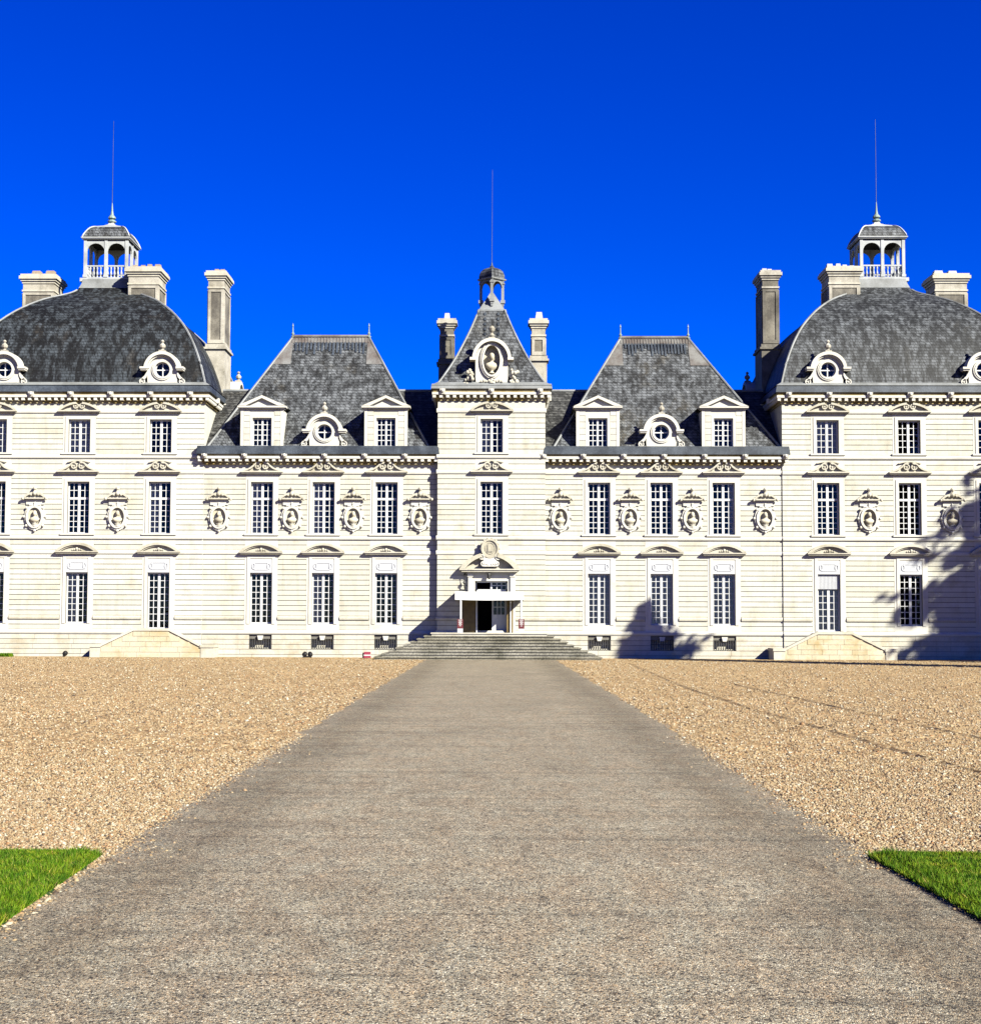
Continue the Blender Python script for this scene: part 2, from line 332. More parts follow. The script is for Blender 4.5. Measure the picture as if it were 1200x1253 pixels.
def empty(name, loc=(0, 0, 0)):
    o = bpy.data.objects.new(name, None); o.empty_display_size = 0.3; COL.objects.link(o); o.location = loc; return o
def tag(o, label=None, cat=None, group=None, kind=None):
    for k, v in (('label', label), ('category', cat), ('group', group), ('kind', kind)):
        if v: o[k] = v
    return o
def recalc(me):
    import bmesh
    bm = bmesh.new(); bm.from_mesh(me); bmesh.ops.recalc_face_normals(bm, faces=bm.faces); bm.to_mesh(me); bm.free(); return me
def oval(rx, rz, cx=0, cz=0, n=20, a0=0.0, a1=2 * math.pi):
    full = abs(a1 - a0 - 2 * math.pi) < 1e-6
    return [(cx + rx * math.cos(a0 + (a1 - a0) * k / (n if full else n - 1)), cz + rz * math.sin(a0 + (a1 - a0) * k / (n if full else n - 1))) for k in range(n)]

# ================================================================== GROUND
g = MB().add([(-700, -500, -0.03), (700, -500, -0.03), (700, 900, -0.03), (-700, 900, -0.03)], [(0, 1, 2, 3)])
tag(new('ground', g, 'turf'), kind='structure')
PW = 3.27                                             # half width of the path
g = MB().add([(-60, -200, 0), (60, -200, 0), (60, 20, 0), (-60, 20, 0)], [(0, 1, 2, 3)])
tag(new('gravel_yard', g, 'gravel'), kind='structure')
v, f = [], []
ny = 360
for i in range(ny + 1):
    y = -92 + 88.3 * i / ny
    jl = 0.05 * math.sin(y * 1.3) + 0.035 * math.sin(y * 4.1 + 1) + random.uniform(-0.025, 0.025)
    jr = 0.05 * math.sin(y * 1.1 + 2) + 0.035 * math.sin(y * 3.7) + random.uniform(-0.025, 0.025)
    v += [(-PW + jl, y, 0.006), (-PW + 0.25 + jl * 0.5, y, 0.012), (PW - 0.25 + jr * 0.5, y, 0.012), (PW + jr, y, 0.006)]
    if i:
        k = 4 * i
        f += [(k - 4, k - 3, k + 1, k), (k - 3, k - 2, k + 2, k + 1), (k - 2, k - 1, k + 3, k + 2)]
tag(new('entrance_path', MB().add(v, f), 'asphalt'), kind='structure')

# ================================================================== CHATEAU
CH = tag(empty('chateau'), 'long white limestone château with slate roofs, domed end pavilions and central entrance tower', 'château')
YT, YP, YW = -0.40, -0.06, 0.0                        # facade planes: tower, pavilions, wings
XL0, XL1 = -28.7, X(249)                              # left pavilion
XR0, XR1 = X(957), 28.85
XT0, XT1 = X(535, 650, YT), X(667, 650, YT)
zb = {k: ZL(k) for k in (799.5, 793.3, 787.3, 781.3, 775, 769.6, 763.4, 757.4, 752.5, 677.4, 672.5, 666, 659.5, 654.5, 579.4, 574.5, 568, 560.8, 556, 505.5, 500.5, 494)}
OW, SW = 1.18, 1.75                                   # opening / surround widths
Z2 = (ZL(555.0), ZL(513.2)); Z1 = (ZL(653.0), ZL(589.3)); Z0 = (ZL(762.5), ZL(700.0))
ZD = (ZL(769.2), ZL(700.0))
cols = {'pl': [X(-6, 621), X(96.3, 621), X(195.8, 621)], 'wl': [X(320.6, 621), X(396, 621), X(473, 621)],
        't': [X(601.3, 621, YT)], 'wr': [X(732.7, 621), X(809, 621), X(885, 621)], 'pr': [X(1012.5, 621), X(1112.5, 621), X(1211, 621)]}
ZWT, ZPT = ZL(566.0), ZL(492.0)                       # wall tops behind the cornices

BASEW = {c: (ZL(792.5), ZL(780.5)) for c in cols['wl'] + cols['wr']}
DOORX = X(601, 745, YT)
def wall(name, x0, x1, y, ztop, xs, floors, basement=False):
    ops = []
    for c in xs:
        for fl in floors:
            z0, z1 = {0: Z0, 1: Z1, 2: Z2, 3: ZD}[fl]
            if fl == 0 and c in (cols['pl'][2], cols['pr'][0]): z0, z1 = ZD
            ops.append((c - OW / 2, c + OW / 2, z0, z1))
        if basement: ops.append((c - 0.6, c + 0.6, *BASEW[c]))
    if name == 'tower_wall': ops.append((DOORX - 0.86, DOORX + 0.86, ZL(772.0), ZL(709.5)))
    xb = sorted({x0, x1, *[o[0] for o in ops], *[o[1] for o in ops]}); zs = sorted({-0.3, ztop, *[o[2] for o in ops], *[o[3] for o in ops]})
    mb = MB(); yb = y + 0.035
    for i in range(len(xb) - 1):
        for j in range(len(zs) - 1):
            cx, cz = (xb[i] + xb[i + 1]) / 2, (zs[j] + zs[j + 1]) / 2
            if any(o[0] < cx < o[1] and o[2] < cz < o[3] for o in ops): continue
            mb.add([(xb[i], yb, zs[j]), (xb[i + 1], yb, zs[j]), (xb[i + 1], yb, zs[j + 1]), (xb[i], yb, zs[j + 1])], [(0, 1, 2, 3)])
    for a, b, c, d in ops:                            # reveals
        e = yb + 0.45
        mb.add([(a, yb, c), (b, yb, c), (b, yb, d), (a, yb, d), (a, e, c), (b, e, c), (b, e, d), (a, e, d)], [(0, 4, 5, 1), (2, 6, 7, 3), (1, 5, 6, 2), (3, 7, 4, 0)])
    return new(name, mb, 'joint', CH)
WALLS = {'pl': wall('pavilion_wall', XL0, XL1, YP, ZPT, cols['pl'], (0, 1, 2)),
         'wl': wall('wing_wall', XL1, XT0, YW, ZWT, cols['wl'], (0, 1), True),
         't': wall('tower_wall', XT0, XT1, YT, ZPT, cols['t'], (1, 2)),
         'wr': wall('wing_wall', XT1, XR0, YW, ZWT, cols['wr'], (0, 1), True),
         'pr': wall('pavilion_wall', XR0, XR1, YP, ZPT, cols['pr'], (0, 1, 2))}
SPAN = {'pl': (XL0, XL1, YP), 'wl': (XL1, XT0, YW), 't': (XT0, XT1, YT), 'wr': (XT1, XR0, YW), 'pr': (XR0, XR1, YP)}
# remaining shell of the blocks (sides, backs, dark rooms)
PD = XL1 - XL0
for k in ('pl', 'pr'):
    x0, x1, y = SPAN[k]
    mb = MB()
    for xx, sgn in ((x0, 1), (x1, -1)):
        mb.box(min(xx, xx + sgn * 0.4), max(xx, xx + sgn * 0.4), y + 0.037, y + PD, -0.3, ZPT - 0.004)
    mb.box(x0 + 0.41, x1 - 0.41, y + PD - 0.4, y + PD - 0.01, -0.3, ZPT - 0.006)
    new('side_wall', mb, 'lime', CH)
    new('interior_wall', MB().box(x0 + 0.42, x1 - 0.42, y + 1.6, y + 1.7, 0, ZPT - 0.1), 'room', CH)
for k in ('wl', 'wr'):
    x0, x1, y = SPAN[k]
    new('rear_wall', MB().box(x0, x1, 9.6, 10.0, -0.3, ZWT - 0.01), 'lime', CH)
    new('interior_wall', MB().box(x0, x1, 1.5, 1.6, 0, ZWT - 0.1), 'room', CH)
x0, x1, y = SPAN['t']
new('side_wall', MB().box(x0, x0 + 0.4, YT + 0.037, 5.6, -0.3, ZPT - 0.004).box(x1 - 0.4, x1, YT + 0.037, 5.6, -0.3, ZPT - 0.004).box(x0 + 0.41, x1 - 0.41, 5.2, 5.59, ZWT, ZPT - 0.006), 'lime', CH)
new('interior_wall', MB().box(x0 + 0.42, x1 - 0.42, 2.6, 2.7, 0, ZPT - 0.1), 'room', CH)

# ---- stone courses: every pier between two window columns, row by row
def rows(a, b, n): return [(a + (b - a) * i / n, a + (b - a) * (i + 1) / n) for i in range(n)]
R_lo = rows(zb[769.6], zb[757.4], 2) + rows(zb[752.5], zb[677.4], 12) + rows(zb[672.5], zb[659.5], 2) + rows(zb[654.5], zb[579.4], 12)
R_hi = R_lo + rows(zb[574.5], zb[560.8], 2) + rows(zb[556], zb[505.5], 8)
unit = MB().box(-0.5, 0.5, 0, 1, -0.5, 0.5).mesh('stone_course'); unit.materials.append(M['lime'])
spec = []
GAP = 0.031
for k, (x0, x1, y) in SPAN.items():
    ed = [x0]
    for c in cols[k]: ed += [c - SW / 2, c + SW / 2]
    ed.append(x1)
    for i in range(0, len(ed), 2):
        a, b = ed[i] + (0 if i == 0 else 0.0), ed[i + 1]
        for z0, z1 in (R_hi if k[0] in 'pt' else R_lo):
            aa, bb = a, b
            spec.append([bb - aa, k, aa, bb, z0 + GAP / 2, z1 - GAP / 2, y])
    if k == 't':                                      # ground storey of the tower: door surround instead of a window column
        sp = []
        dl, dr = X(572.5, 735, YT), X(630.5, 735, YT)
        for s_ in spec:
            if s_[1] == 't' and s_[4] < zb[677.4]: continue
            sp.append(s_)
        spec = sp
        for z0, z1 in R_lo:
            if z0 < zb[677.4] - 0.01:
                for a, b in ((x0, dl), (dr, x1)): spec.append([b - a, k, a, b, z0 + GAP / 2, z1 - GAP / 2, y])
new('apron_block', MB().box(cols['t'][0] - SW / 2, cols['t'][0] + SW / 2, YT - 0.003, YT + 0.034, zb[672.5], zb[659.5]), 'lime', WALLS['t'])
new('apron_block', MB().box(X(572.5, 735, YT), X(630.5, 735, YT), YT - 0.001, YT + 0.033, ZL(700.5), zb[677.4]), 'lime', WALLS['t'])
# window columns: plain aprons / surround field blocks sit between the piers
def vis(s_):                                          # width inside the picture
    lo, hi = -26.3, 26.0
    return max(0.0, min(s_[3], hi) - max(s_[2], lo))
spec.sort(key=lambda s_: -vis(s_))
rest = {}
for n, (wd, k, a, b, z0, z1, y) in enumerate(spec):
    if n < 300:
        new('stone_course', unit, None, WALLS[k], ((a + b) / 2, y + random.uniform(-0.004, 0.004), (z0 + z1) / 2), 0, (b - a - 0.004, 0.034, z1 - z0))
    else:
        rest.setdefault(k, MB()).box(a + 0.002, b - 0.002, y + random.uniform(-0.004, 0.004), y + 0.034, z0, z1)
for k, mb in rest.items(): tag(new('stone_courses', mb, 'lime', WALLS[k]), kind='stuff')
# plinth courses
for k, (x0, x1, y) in SPAN.items():
    zr = [(-0.25, zb[799.5]), (zb[799.5], zb[793.3]), (zb[793.3], zb[787.3]), (zb[787.3], zb[781.3]), (zb[781.3], zb[775])]
    for z0, z1 in zr:
        iv = [(x0, x1)]
        if k[0] == 'w':
            for c in cols[k]:
                o = BASEW[c]
                if z1 > o[0] + 0.02 and z0 < o[1] - 0.02:
                    iv = [q for a, b in iv for q in (((a, c - 0.6), (c + 0.6, b)) if a < c < b else ((a, b),))]
        for a, b in iv:
            n = max(1, round((b - a) / 2.4))
            cuts = [a + (b - a) * (i + (random.uniform(-0.25, 0.25) if 0 < i < n else 0)) / n for i in range(n + 1)]
            for i in range(n):
                o = new('plinth_stone', unit, None, WALLS[k], ((cuts[i] + cuts[i + 1]) / 2, y - 0.05 + random.uniform(-0.006, 0.006), (z0 + z1) / 2), 0, (cuts[i + 1] - cuts[i] - 0.012, 0.083, z1 - z0 - 0.022))
                o.material_slots[0].link = 'OBJECT'; o.material_slots[0].material = M['plinth']
# string courses
def band(k, z0, z1, out, x0=None, x1=None, m='trim'):
    a, b, y = SPAN[k]; a = a if x0 is None else x0; b = b if x1 is None else x1
    e = 0.06 if (k == 't') else 0.0
    h = z1 - z0
    mb = MB()
    prof = [(y + 0.034, z0), (y - out * 0.75, z0), (y - out, z0 + 0.25 * h), (y - out, z0 + 0.62 * h), (y - out * 0.55, z0 + 0.8 * h), (y - out * 0.4, z1), (y + 0.034, z1)]
    n = len(prof); a -= e; b += e
    mb.add([(a, p, q) for p, q in prof] + [(b, p, q) for p, q in prof], [tuple(range(n - 1, -1, -1)), tuple(range(n, 2 * n))] + [(i, (i + 1) % n, n + (i + 1) % n, n + i) for i in range(n)])
    return new('string_course', recalc(mb.mesh('string_course')), m, WALLS[k])
for k in SPAN:
    band(k, zb[775], zb[769.6], 0.115)
    band(k, zb[677.4], zb[672.5], 0.05); band(k, zb[659.5], zb[654.5], 0.085)
    band(k, zb[579.4], zb[574.5], 0.06)
    if k[0] in 'pt':
        band(k, zb[560.8], zb[556], 0.085); band(k, zb[505.5], zb[500.5], 0.06)
        a, b, y = SPAN[k]; new('frieze', MB().box(a, b, y + 0.004, y + 0.034, zb[500.5], ZPT), 'lime', WALLS[k])
    else:
        a, b, y = SPAN[k]; new('frieze', MB().box(a, b, y + 0.004, y + 0.034, zb[574.5], ZWT), 'lime', WALLS[k])
    a, b, y = SPAN[k]; ed = [a]
    if k == 't': ed += [X(572.5, 735, YT), X(630.5, 735, YT)]
    else:
        for c in cols[k]: ed += [c - SW / 2 - 0.02, c + SW / 2 + 0.02]
    ed.append(b)
    for i in range(0, len(ed), 2): band(k, zb[757.4], zb[752.5], 0.07, ed[i], ed[i + 1], 'ped')

# ---- window meshes (local: x centred, z = bottom of the opening, y = 0 the wall plane)
def frame_mesh(H, rows_, transom=None, name='frame'):
    mb = MB(); y0, y1 = 0.20, 0.26; w_ = OW / 2
    mb.box(-w_, -w_ + 0.075, y0, y1, 0, H); mb.box(w_ - 0.075, w_, y0, y1, 0, H)
    mb.box(-w_ + 0.075, w_ - 0.075, y0, y1, 0, 0.09); mb.box(-w_ + 0.075, w_ - 0.075, y0, y1, H - 0.08, H)
    mb.box(-0.065, 0.065, y0 - 0.015, y1, 0.09, H - 0.08)
    zt = [(0.09, H - 0.08, rows_)]
    if transom:
        mb.box(-w_ + 0.075, -0.066, y0 - 0.02, y1, transom, transom + 0.12); mb.box(0.066, w_ - 0.075, y0 - 0.02, y1, transom, transom + 0.12)
        zt = [(0.09, transom, rows_[0]), (transom + 0.12, H - 0.08, rows_[1])]
    for a, b, n in zt:
        for s in (-1, 1):
            xm = s * (0.065 + w_ - 0.075) / 2
            mb.box(xm - 0.018, xm + 0.018, y0 + 0.01, y1 - 0.01, a, b)
            xa, xb = sorted((s * 0.065, s * (w_ - 0.075)))
            for i in range(1, n):
                z = a + (b - a) * i / n
                mb.box(xa, xb, y0 + 0.014, y1 - 0.014, z - 0.017, z + 0.017)
    return mb
def curtain_mesh(x0, x1, z0, z1, y=0.29):
    n = max(4, int((x1 - x0) / 0.035)); vs = []; fs = []
    for i in range(n + 1):
        x = x0 + (x1 - x0) * i / n; yy = y + 0.02 * math.sin(i * 1.7) + 0.008 * math.sin(i * 0.6)
        vs += [(x, yy, z0), (x, yy, z1)]
        if i: fs.append((2 * i - 2, 2 * i, 2 * i + 1, 2 * i - 1))
    return MB().add(vs, fs)
def surround_mesh(H, zlo, zhi, up=None):                       # flat architrave with a raised inner moulding; zlo/zhi = extents below/above the opening
    mb = MB(); a, b = SW / 2, OW / 2
    mb.box(-a, -b, -0.008, 0.034, -zlo, H + zhi); mb.box(b, a, -0.008, 0.034, -zlo, H + zhi)
    if zlo > 0.01: mb.box(-b, b, -0.008, 0.034, -zlo, 0)
    if zhi > 0.01: mb.box(-b, b, -0.008, 0.034, H, H + zhi)
    m_ = 0.16
    t_ = up or min(m_, zhi * 0.8)
    mb.box(-b - m_, -b - 0.001, -0.04, -0.009, 0, H + t_); mb.box(b + 0.001, b + m_, -0.04, -0.009, 0, H + t_)
    mb.box(-b, b, -0.04, -0.009, H + (0.001 if not up else up - 0.12), H + t_)
    return mb
def arc_pts(hw, z0, zc, n=13):                        # circular arc from (-hw,z0) over (0,zc) to (hw,z0)
    s = zc - z0; r = (hw * hw + s * s) / (2 * s); a = math.asin(min(1, hw / r)); a = math.pi - a if s > hw else a
    return [(r * math.sin(-a + 2 * a * i / (n - 1)), zc - r + r * math.cos(-a + 2 * a * i / (n - 1))) for i in range(n)]
def volute(mb, cx, cz, r, y):
    mb.ring(oval(r, r, cx, cz, 14), oval(r * 0.66, r * 0.66, cx, cz, 14), y - 0.07, y)
    mb.disc_y(cx, cz, r * 0.67, y - 0.02, y, 14)
    mb.disc_y(cx, cz, r * 0.3, y - 0.085, y - 0.018, 8)
def ped_seg(hw=1.10, h=0.60):                         # segmental pediment (ground storey)
    mb = MB()
    mb.box(-hw, hw, -0.20, 0, 0, 0.07); mb.box(-hw - 0.05, hw + 0.05, -0.26, 0, 0.07, 0.13)
    o, i = arc_pts(hw + 0.05, 0.14, h), arc_pts(hw - 0.16, 0.14, h - 0.13)
    mb.ring(o, i, -0.27, 0, False)
    i2 = arc_pts(hw - 0.17, 0.14, h - 0.14); i3 = arc_pts(hw - 0.26, 0.14, h - 0.20)
    mb.ring(i2, i3, -0.19, 0, False)
    mb.prism(i3[::-1], -0.09, 0)
    for a, b, r in ((0, 0.26, 0.085), (-0.12, 0.22, 0.06), (0.13, 0.23, 0.06), (-0.22, 0.2, 0.045), (0.24, 0.2, 0.045), (0.02, 0.18, 0.05)):
        mb.ball((a, -0.11, b), r, 6)
    return mb
def ped_scroll(hw=1.12, h=0.74, cap=True):            # broken scroll pediment (first storey)
    mb = MB()
    mb.box(-hw + 0.04, hw - 0.04, -0.17, 0, 0, 0.07); mb.box(-hw, hw, -0.24, 0, 0.07, 0.15)
    for s in (-1, 1):
        o = [(-1.10, 0.15), (-0.85, 0.22), (-0.62, 0.34), (-0.45, 0.47), (-0.33, 0.58), (-0.20, 0.64), (-0.06, 0.62)]
        i = [(-0.92, 0.15), (-0.76, 0.18), (-0.56, 0.27), (-0.42, 0.38), (-0.36, 0.47), (-0.28, 0.53), (-0.16, 0.53)]
        o = [(-s * a * hw / 1.12, b) for a, b in o]; i = [(-s * a * hw / 1.12, b) for a, b in i]
        mb.ring(o, i, -0.24, 0, False)
        mb.prism((i + [(s * -0.02, 0.15)])[:: (1 if s > 0 else -1)], -0.08, 0)
        volute(mb, s * 0.20, 0.40, 0.17, -0.13)
    if cap:
        o, i = arc_pts(0.62, 0.60, h), arc_pts(0.56, 0.58, h - 0.08)
        mb.ring(o, i, -0.12, 0, False)
    return mb
def ped_top(hw=1.14, h=0.58):                         # arched scroll pediment (top storey)
    mb = MB()
    mb.box(-hw + 0.04, hw - 0.04, -0.17, 0, 0, 0.06); mb.box(-hw, hw, -0.24, 0, 0.06, 0.13)
    o, i = arc_pts(hw, 0.135, h, 15), arc_pts(hw - 0.16, 0.135, h - 0.11, 15)
    mb.ring(o[:7], i[:7], -0.24, 0, False); mb.ring(o[8:], i[8:], -0.24, 0, False)
    mb.prism(arc_pts(hw - 0.165, 0.135, h - 0.115, 15)[::-1], -0.07, 0)
    for s in (-1, 1): volute(mb, s * 0.17, 0.36, 0.15, -0.13)
    return mb
def panel_mesh(w_, h):                                # carved panel above the ground storey windows
    mb = MB(); mb.box(-w_ / 2, w_ / 2, -0.022, -0.0085, 0, h)
    a, b = w_ / 2 - 0.08, h / 2
    mb.ring([(-a + 0.14, b - 0.2), (a - 0.14, b - 0.2), (a - 0.14, b + 0.2), (-a + 0.14, b + 0.2)], [(-a + 0.18, b - 0.16), (a - 0.18, b - 0.16), (a - 0.18, b + 0.16), (-a + 0.18, b + 0.16)], -0.045, -0.0221)
    for s in (-1, 1):
        mb.ring(oval(0.1, 0.17, s * (a - 0.1), b, 10), oval(0.06, 0.12, s * (a - 0.1), b, 10), -0.05, -0.0221)
    return mb
H0_, H1_, H2_, HD_ = Z0[1] - Z0[0], Z1[1] - Z1[0], Z2[1] - Z2[0], ZD[1] - ZD[0]
ME = {}
def reg(k, mb, m, smooth=False):
    me = mb.mesh(k, smooth); me.materials.append(M[m]); ME[k] = me
zp0 = zb[677.4] - Z0[1]
reg('w0', surround_mesh(H0_, Z0[0] - zb[769.6], zp0, zp0 - 0.10).box(-SW / 2, SW / 2, -0.003, 0.033, H0_ + (zb[672.5] - Z0[1]), H0_ + (zb[659.5] - Z0[1])), 'trim')
reg('wd', surround_mesh(HD_, ZD[0] - zb[769.6], zp0, zp0 - 0.10).box(-SW / 2, SW / 2, -0.003, 0.033, HD_ + (zb[672.5] - ZD[1]), HD_ + (zb[659.5] - ZD[1])), 'trim')
reg('w1', surround_mesh(H1_, Z1[0] - zb[654.5], zb[579.4] - Z1[1]), 'trim')
reg('w1p', surround_mesh(H1_, Z1[0] - zb[654.5], zb[579.4] - Z1[1]).box(-SW / 2, SW / 2, -0.003, 0.033, H1_ + (zb[574.5] - Z1[1]), H1_ + (zb[560.8] - Z1[1])), 'trim')
reg('w2', surround_mesh(H2_, Z2[0] - zb[556], zb[505.5] - Z2[1]), 'trim')
reg('f0', frame_mesh(H0_, 8), 'paint'); reg('fd', frame_mesh(HD_, 8), 'paint')
reg('f1', frame_mesh(H1_, (6, 2), H1_ * 0.66), 'paint'); reg('f2', frame_mesh(H2_, 5), 'paint')
for k, h in (('0', H0_), ('1', H1_), ('2', H2_), ('d', HD_)):
    reg('g' + k, MB().add([(-OW / 2, 0.232, 0), (OW / 2, 0.232, 0), (OW / 2, 0.232, h), (-OW / 2, 0.232, h)], [(0, 1, 2, 3)]), 'glass')
    reg('c' + k, curtain_mesh(-OW / 2 + 0.02, OW / 2 - 0.02, 0.02, h - 0.02), 'curtain')
    reg('cl' + k, curtain_mesh(-OW / 2 + 0.02, -0.12, 0.02, h - 0.02), 'curtain')
    reg('cr' + k, curtain_mesh(OW / 2 - 0.34, OW / 2 - 0.02, 0.02, h - 0.02), 'curtain')
reg('p0', ped_seg(), 'ped'); reg('p1', ped_scroll(), 'ped'); reg('p1w', ped_scroll(cap=False), 'ped'); reg('p2', ped_top(), 'ped')
reg('pan', panel_mesh(OW - 0.002, ZL(684) - Z0[1]), 'panel')
reg('sill', MB().box(-SW / 2 - 0.05, SW / 2 + 0.05, -0.13, 0.03, -0.09, 0.0), 'trim')
def window(k, c, fl, y, cur=None):
    z0, H = {0: (Z0[0], H0_), 1: (Z1[0], H1_), 2: (Z2[0], H2_), 3: (ZD[0], HD_)}[fl]
    pav = k[0] in 'pt'
    s = {0: 'w0', 1: 'w1p' if pav else 'w1', 2: 'w2', 3: 'wd'}[fl]; t_ = {0: '0', 1: '1', 2: '2', 3: 'd'}[fl]
    o = new('french_door' if fl == 3 else 'window', ME[s], None, CH, (c, y, z0))
    new('frame', ME['f' + t_], None, o); new('pane', ME['g' + t_], None, o)
    if cur: new('blind', ME[cur + t_], None, o)
    if fl in (0, 3):
        new('carved_panel', ME['pan'], None, o, (0, 0, H)); new('pediment', ME['p0'], None, o, (0, 0, zb[677.4] - z0))
    elif fl == 1:
        new('sill', ME['sill'], None, o, (0, 0, zb[654.5] + 0.09 - z0 - 0.002))
        new('pediment', ME['p1' if pav else 'p1w'], None, o, (0, 0, zb[579.4] - z0))
    else:
        new('sill', ME['sill'], None, o, (0, 0, zb[556] + 0.09 - z0 - 0.002)); new('pediment', ME['p2'], None, o, (0, 0, zb[505.5] - z0))
    return o
CUR = {('pl', 0, 2): 'c', ('pl', 1, 2): 'c', ('pl', 2, 1): 'cl', ('wl', 0, 1): 'cl', ('wl', 1, 1): 'cl', ('wl', 1, 0): 'cl', ('pl', 1, 0): 'cl',
       ('wr', 0, 0): 'c', ('wr', 1, 0): 'c', ('wr', 2, 0): 'c', ('pr', 0, 2): 'c', ('pr', 0, 0): 'c', ('wr', 2, 1): 'cr', ('t', 0, 2): 'cl'}
for k in cols:
    y = SPAN[k][2]
    for i, c in enumerate(cols[k]):
        for fl in ((0, 1, 2) if k[0] == 'p' else (0, 1) if k[0] == 'w' else (1, 2)):
            door = fl == 0 and ((k == 'pl' and i == 2) or (k == 'pr' and i == 0))
            o = window(k, c, 3 if door else fl, y, CUR.get((k, i, fl)))
            if k == 'pr' and i == 0 and door:         # slatted blind lowered over the top of this door
                mb = MB(); zz = HD_ - 0.78
                n = 16
                for q in range(n): mb.box(-OW / 2 + 0.02 + (OW - 0.04) * q / n, -OW / 2 + 0.02 + (OW - 0.04) * (q + 0.78) / n, 0.10, 0.125, zz, HD_ - 0.005)
                mb.box(-OW / 2 + 0.01, OW / 2 - 0.01, 0.126, 0.15, zz - 0.02, HD_ - 0.005)
                new('shutter', mb, 'panel', o)
# basement grilles
for k in ('wl', 'wr'):
    for c in cols[k]:
        z0, z1 = BASEW[c]; h = z1 - z0
        bars = MB().box(-0.6, 0.6, 0.004, 0.03, h * 0.52, h * 0.58)
        for i in range(10): bars.tube([(-0.55 + 1.1 * i / 9, -0.01, 0.0), (-0.55 + 1.1 * i / 9, -0.01, h)], 0.022, 5)
        o = new('basement_grille', bars, 'iron', CH, (c, YW, z0))
        new('keystone', MB().frustum(-0.10, 0.10, -0.10, 0.0, h - 0.06, -0.16, 0.16, -0.10, 0.0, h + 0.17), 'trim', o)
        new('light_well', MB().box(-0.6, 0.6, 0.40, 0.42, 0, h).box(-0.6, 0.6, 0.10, 0.40, -0.02, 0.05), 'plinth', o)

# ---- medallions with busts between the first floor windows
def bust_mesh(s=1.0):
    prof = [  # z, rx, ry, yshift
        (0.0, 0.15, 0.12, 0), (0.03, 0.15, 0.12, 0), (0.06, 0.08, 0.07, 0), (0.12, 0.07, 0.06, 0), (0.17, 0.17, 0.10, 0), (0.24, 0.26, 0.14, -0.02), (0.33, 0.31, 0.15, -0.02), (0.40, 0.30, 0.13, 0),
        (0.45, 0.20, 0.11, 0.01), (0.48, 0.095, 0.085, 0.01), (0.54, 0.08, 0.08, 0), (0.58, 0.095, 0.10, -0.02), (0.63, 0.115, 0.125, -0.025), (0.70, 0.125, 0.135, -0.01), (0.77, 0.125, 0.135, 0.0), (0.83, 0.105, 0.115, 0.01), (0.87, 0.06, 0.07, 0.01), (0.885, 0.01, 0.01, 0.01)]
    mb = MB(); seg = 12; vs, fs = [], []
    for z, rx, ry, ys in prof:
        for k in range(seg):
            a = 2 * math.pi * k / seg
            x = rx * math.cos(a); yy = ys + ry * math.sin(a)
            if 0.62 < z < 0.72 and k == 9: yy -= 0.035   # nose
            vs.append((x * s, yy * s, z * s))
    for i in range(len(prof) - 1):
        for k in range(seg):
            j = (k + 1) % seg; fs.append((i * seg + k, i * seg + j, (i + 1) * seg + j, (i + 1) * seg + k))
    fs += [tuple(range(seg - 1, -1, -1)), tuple(range((len(prof) - 1) * seg, len(prof) * seg))]
    mb.add(vs, fs)
    for sg in (-1, 1): mb.ball((sg * 0.10 * s, 0.03 * s, 0.64 * s), 0.06 * s, 6, 1.6)   # hair at the sides
    return mb
# medallion, local origin = centre of the oval on the wall plane
mb = MB()
mb.ring(oval(0.56, 0.72, 0, 0, 24), oval(0.47, 0.62, 0, 0, 24), -0.09, 0.0)
mb.ring(oval(0.468, 0.618, 0, 0, 24), oval(0.36, 0.49, 0, 0, 24), -0.16, 0.0)
for a in (0.0, math.pi / 2, math.pi, 1.5 * math.pi, 0.7, 2.44, 3.84, 5.58):
    mb.ball((0.58 * math.cos(a), -0.09, 0.73 * math.sin(a)), 0.075, 6)
mb.lathe([(0.16, 0), (0.2, 0.06), (0.1, 0.12), (0.18, 0.2)], 0, -0.1, -0.52, 8, 1, 0.5)
reg('med', mb, 'trim')
vs, fs = [], []                                       # concave niche shell
for i in range(5):
    q = 1 - i / 4.0 * 0.98; d = 0.02 - 0.05 * (1 - (i / 4.0)) ** 1.5
    for k in range(20): a = 2 * math.pi * k / 20; vs.append((0.365 * q * math.cos(a), d, 0.495 * q * math.sin(a)))
for i in range(4):
    for k in range(20): j = (k + 1) % 20; fs.append((i * 20 + k, i * 20 + j, (i + 1) * 20 + j, (i + 1) * 20 + k))
reg('niche', MB().add(vs, fs), 'bust', True)
reg('bust', bust_mesh(0.86), 'bust', True)
mb = MB(); mb.box(-0.48, 0.48, -0.07, 0, 0, 0.31); mb.box(-0.30, 0.30, -0.12, 0, -0.06, 0.0); mb.ball((0, -0.1, -0.05), 0.09, 7)
reg('tablet', mb, 'trim')
mb = MB(); mb.box(-0.52, 0.52, -0.24, 0, 0.0, 0.07)
o, i = arc_pts(0.62, 0.07, 0.38, 11), arc_pts(0.50, 0.07, 0.28, 11)
mb.ring(o[:5], i[:5], -0.22, 0, False); mb.ring(o[6:], i[6:], -0.22, 0, False); mb.prism(arc_pts(0.49, 0.07, 0.27, 11)[::-1], -0.10, 0)
mb.ball((0, -0.16, 0.30), 0.13, 8); mb.ball((-0.2, -0.16, 0.24), 0.085, 6); mb.ball((0.2, -0.16, 0.24), 0.085, 6)
mb.lathe([(0.05, 0), (0.07, 0.03), (0.04, 0.06), (0.10, 0.13), (0.115, 0.19), (0.07, 0.26), (0.02, 0.28)], 0, -0.16, 0.40, 8)
for s in (-1, 1): mb.ball((s * 0.62, -0.2, 0.02), 0.085, 7)
reg('medped', mb, 'ped')
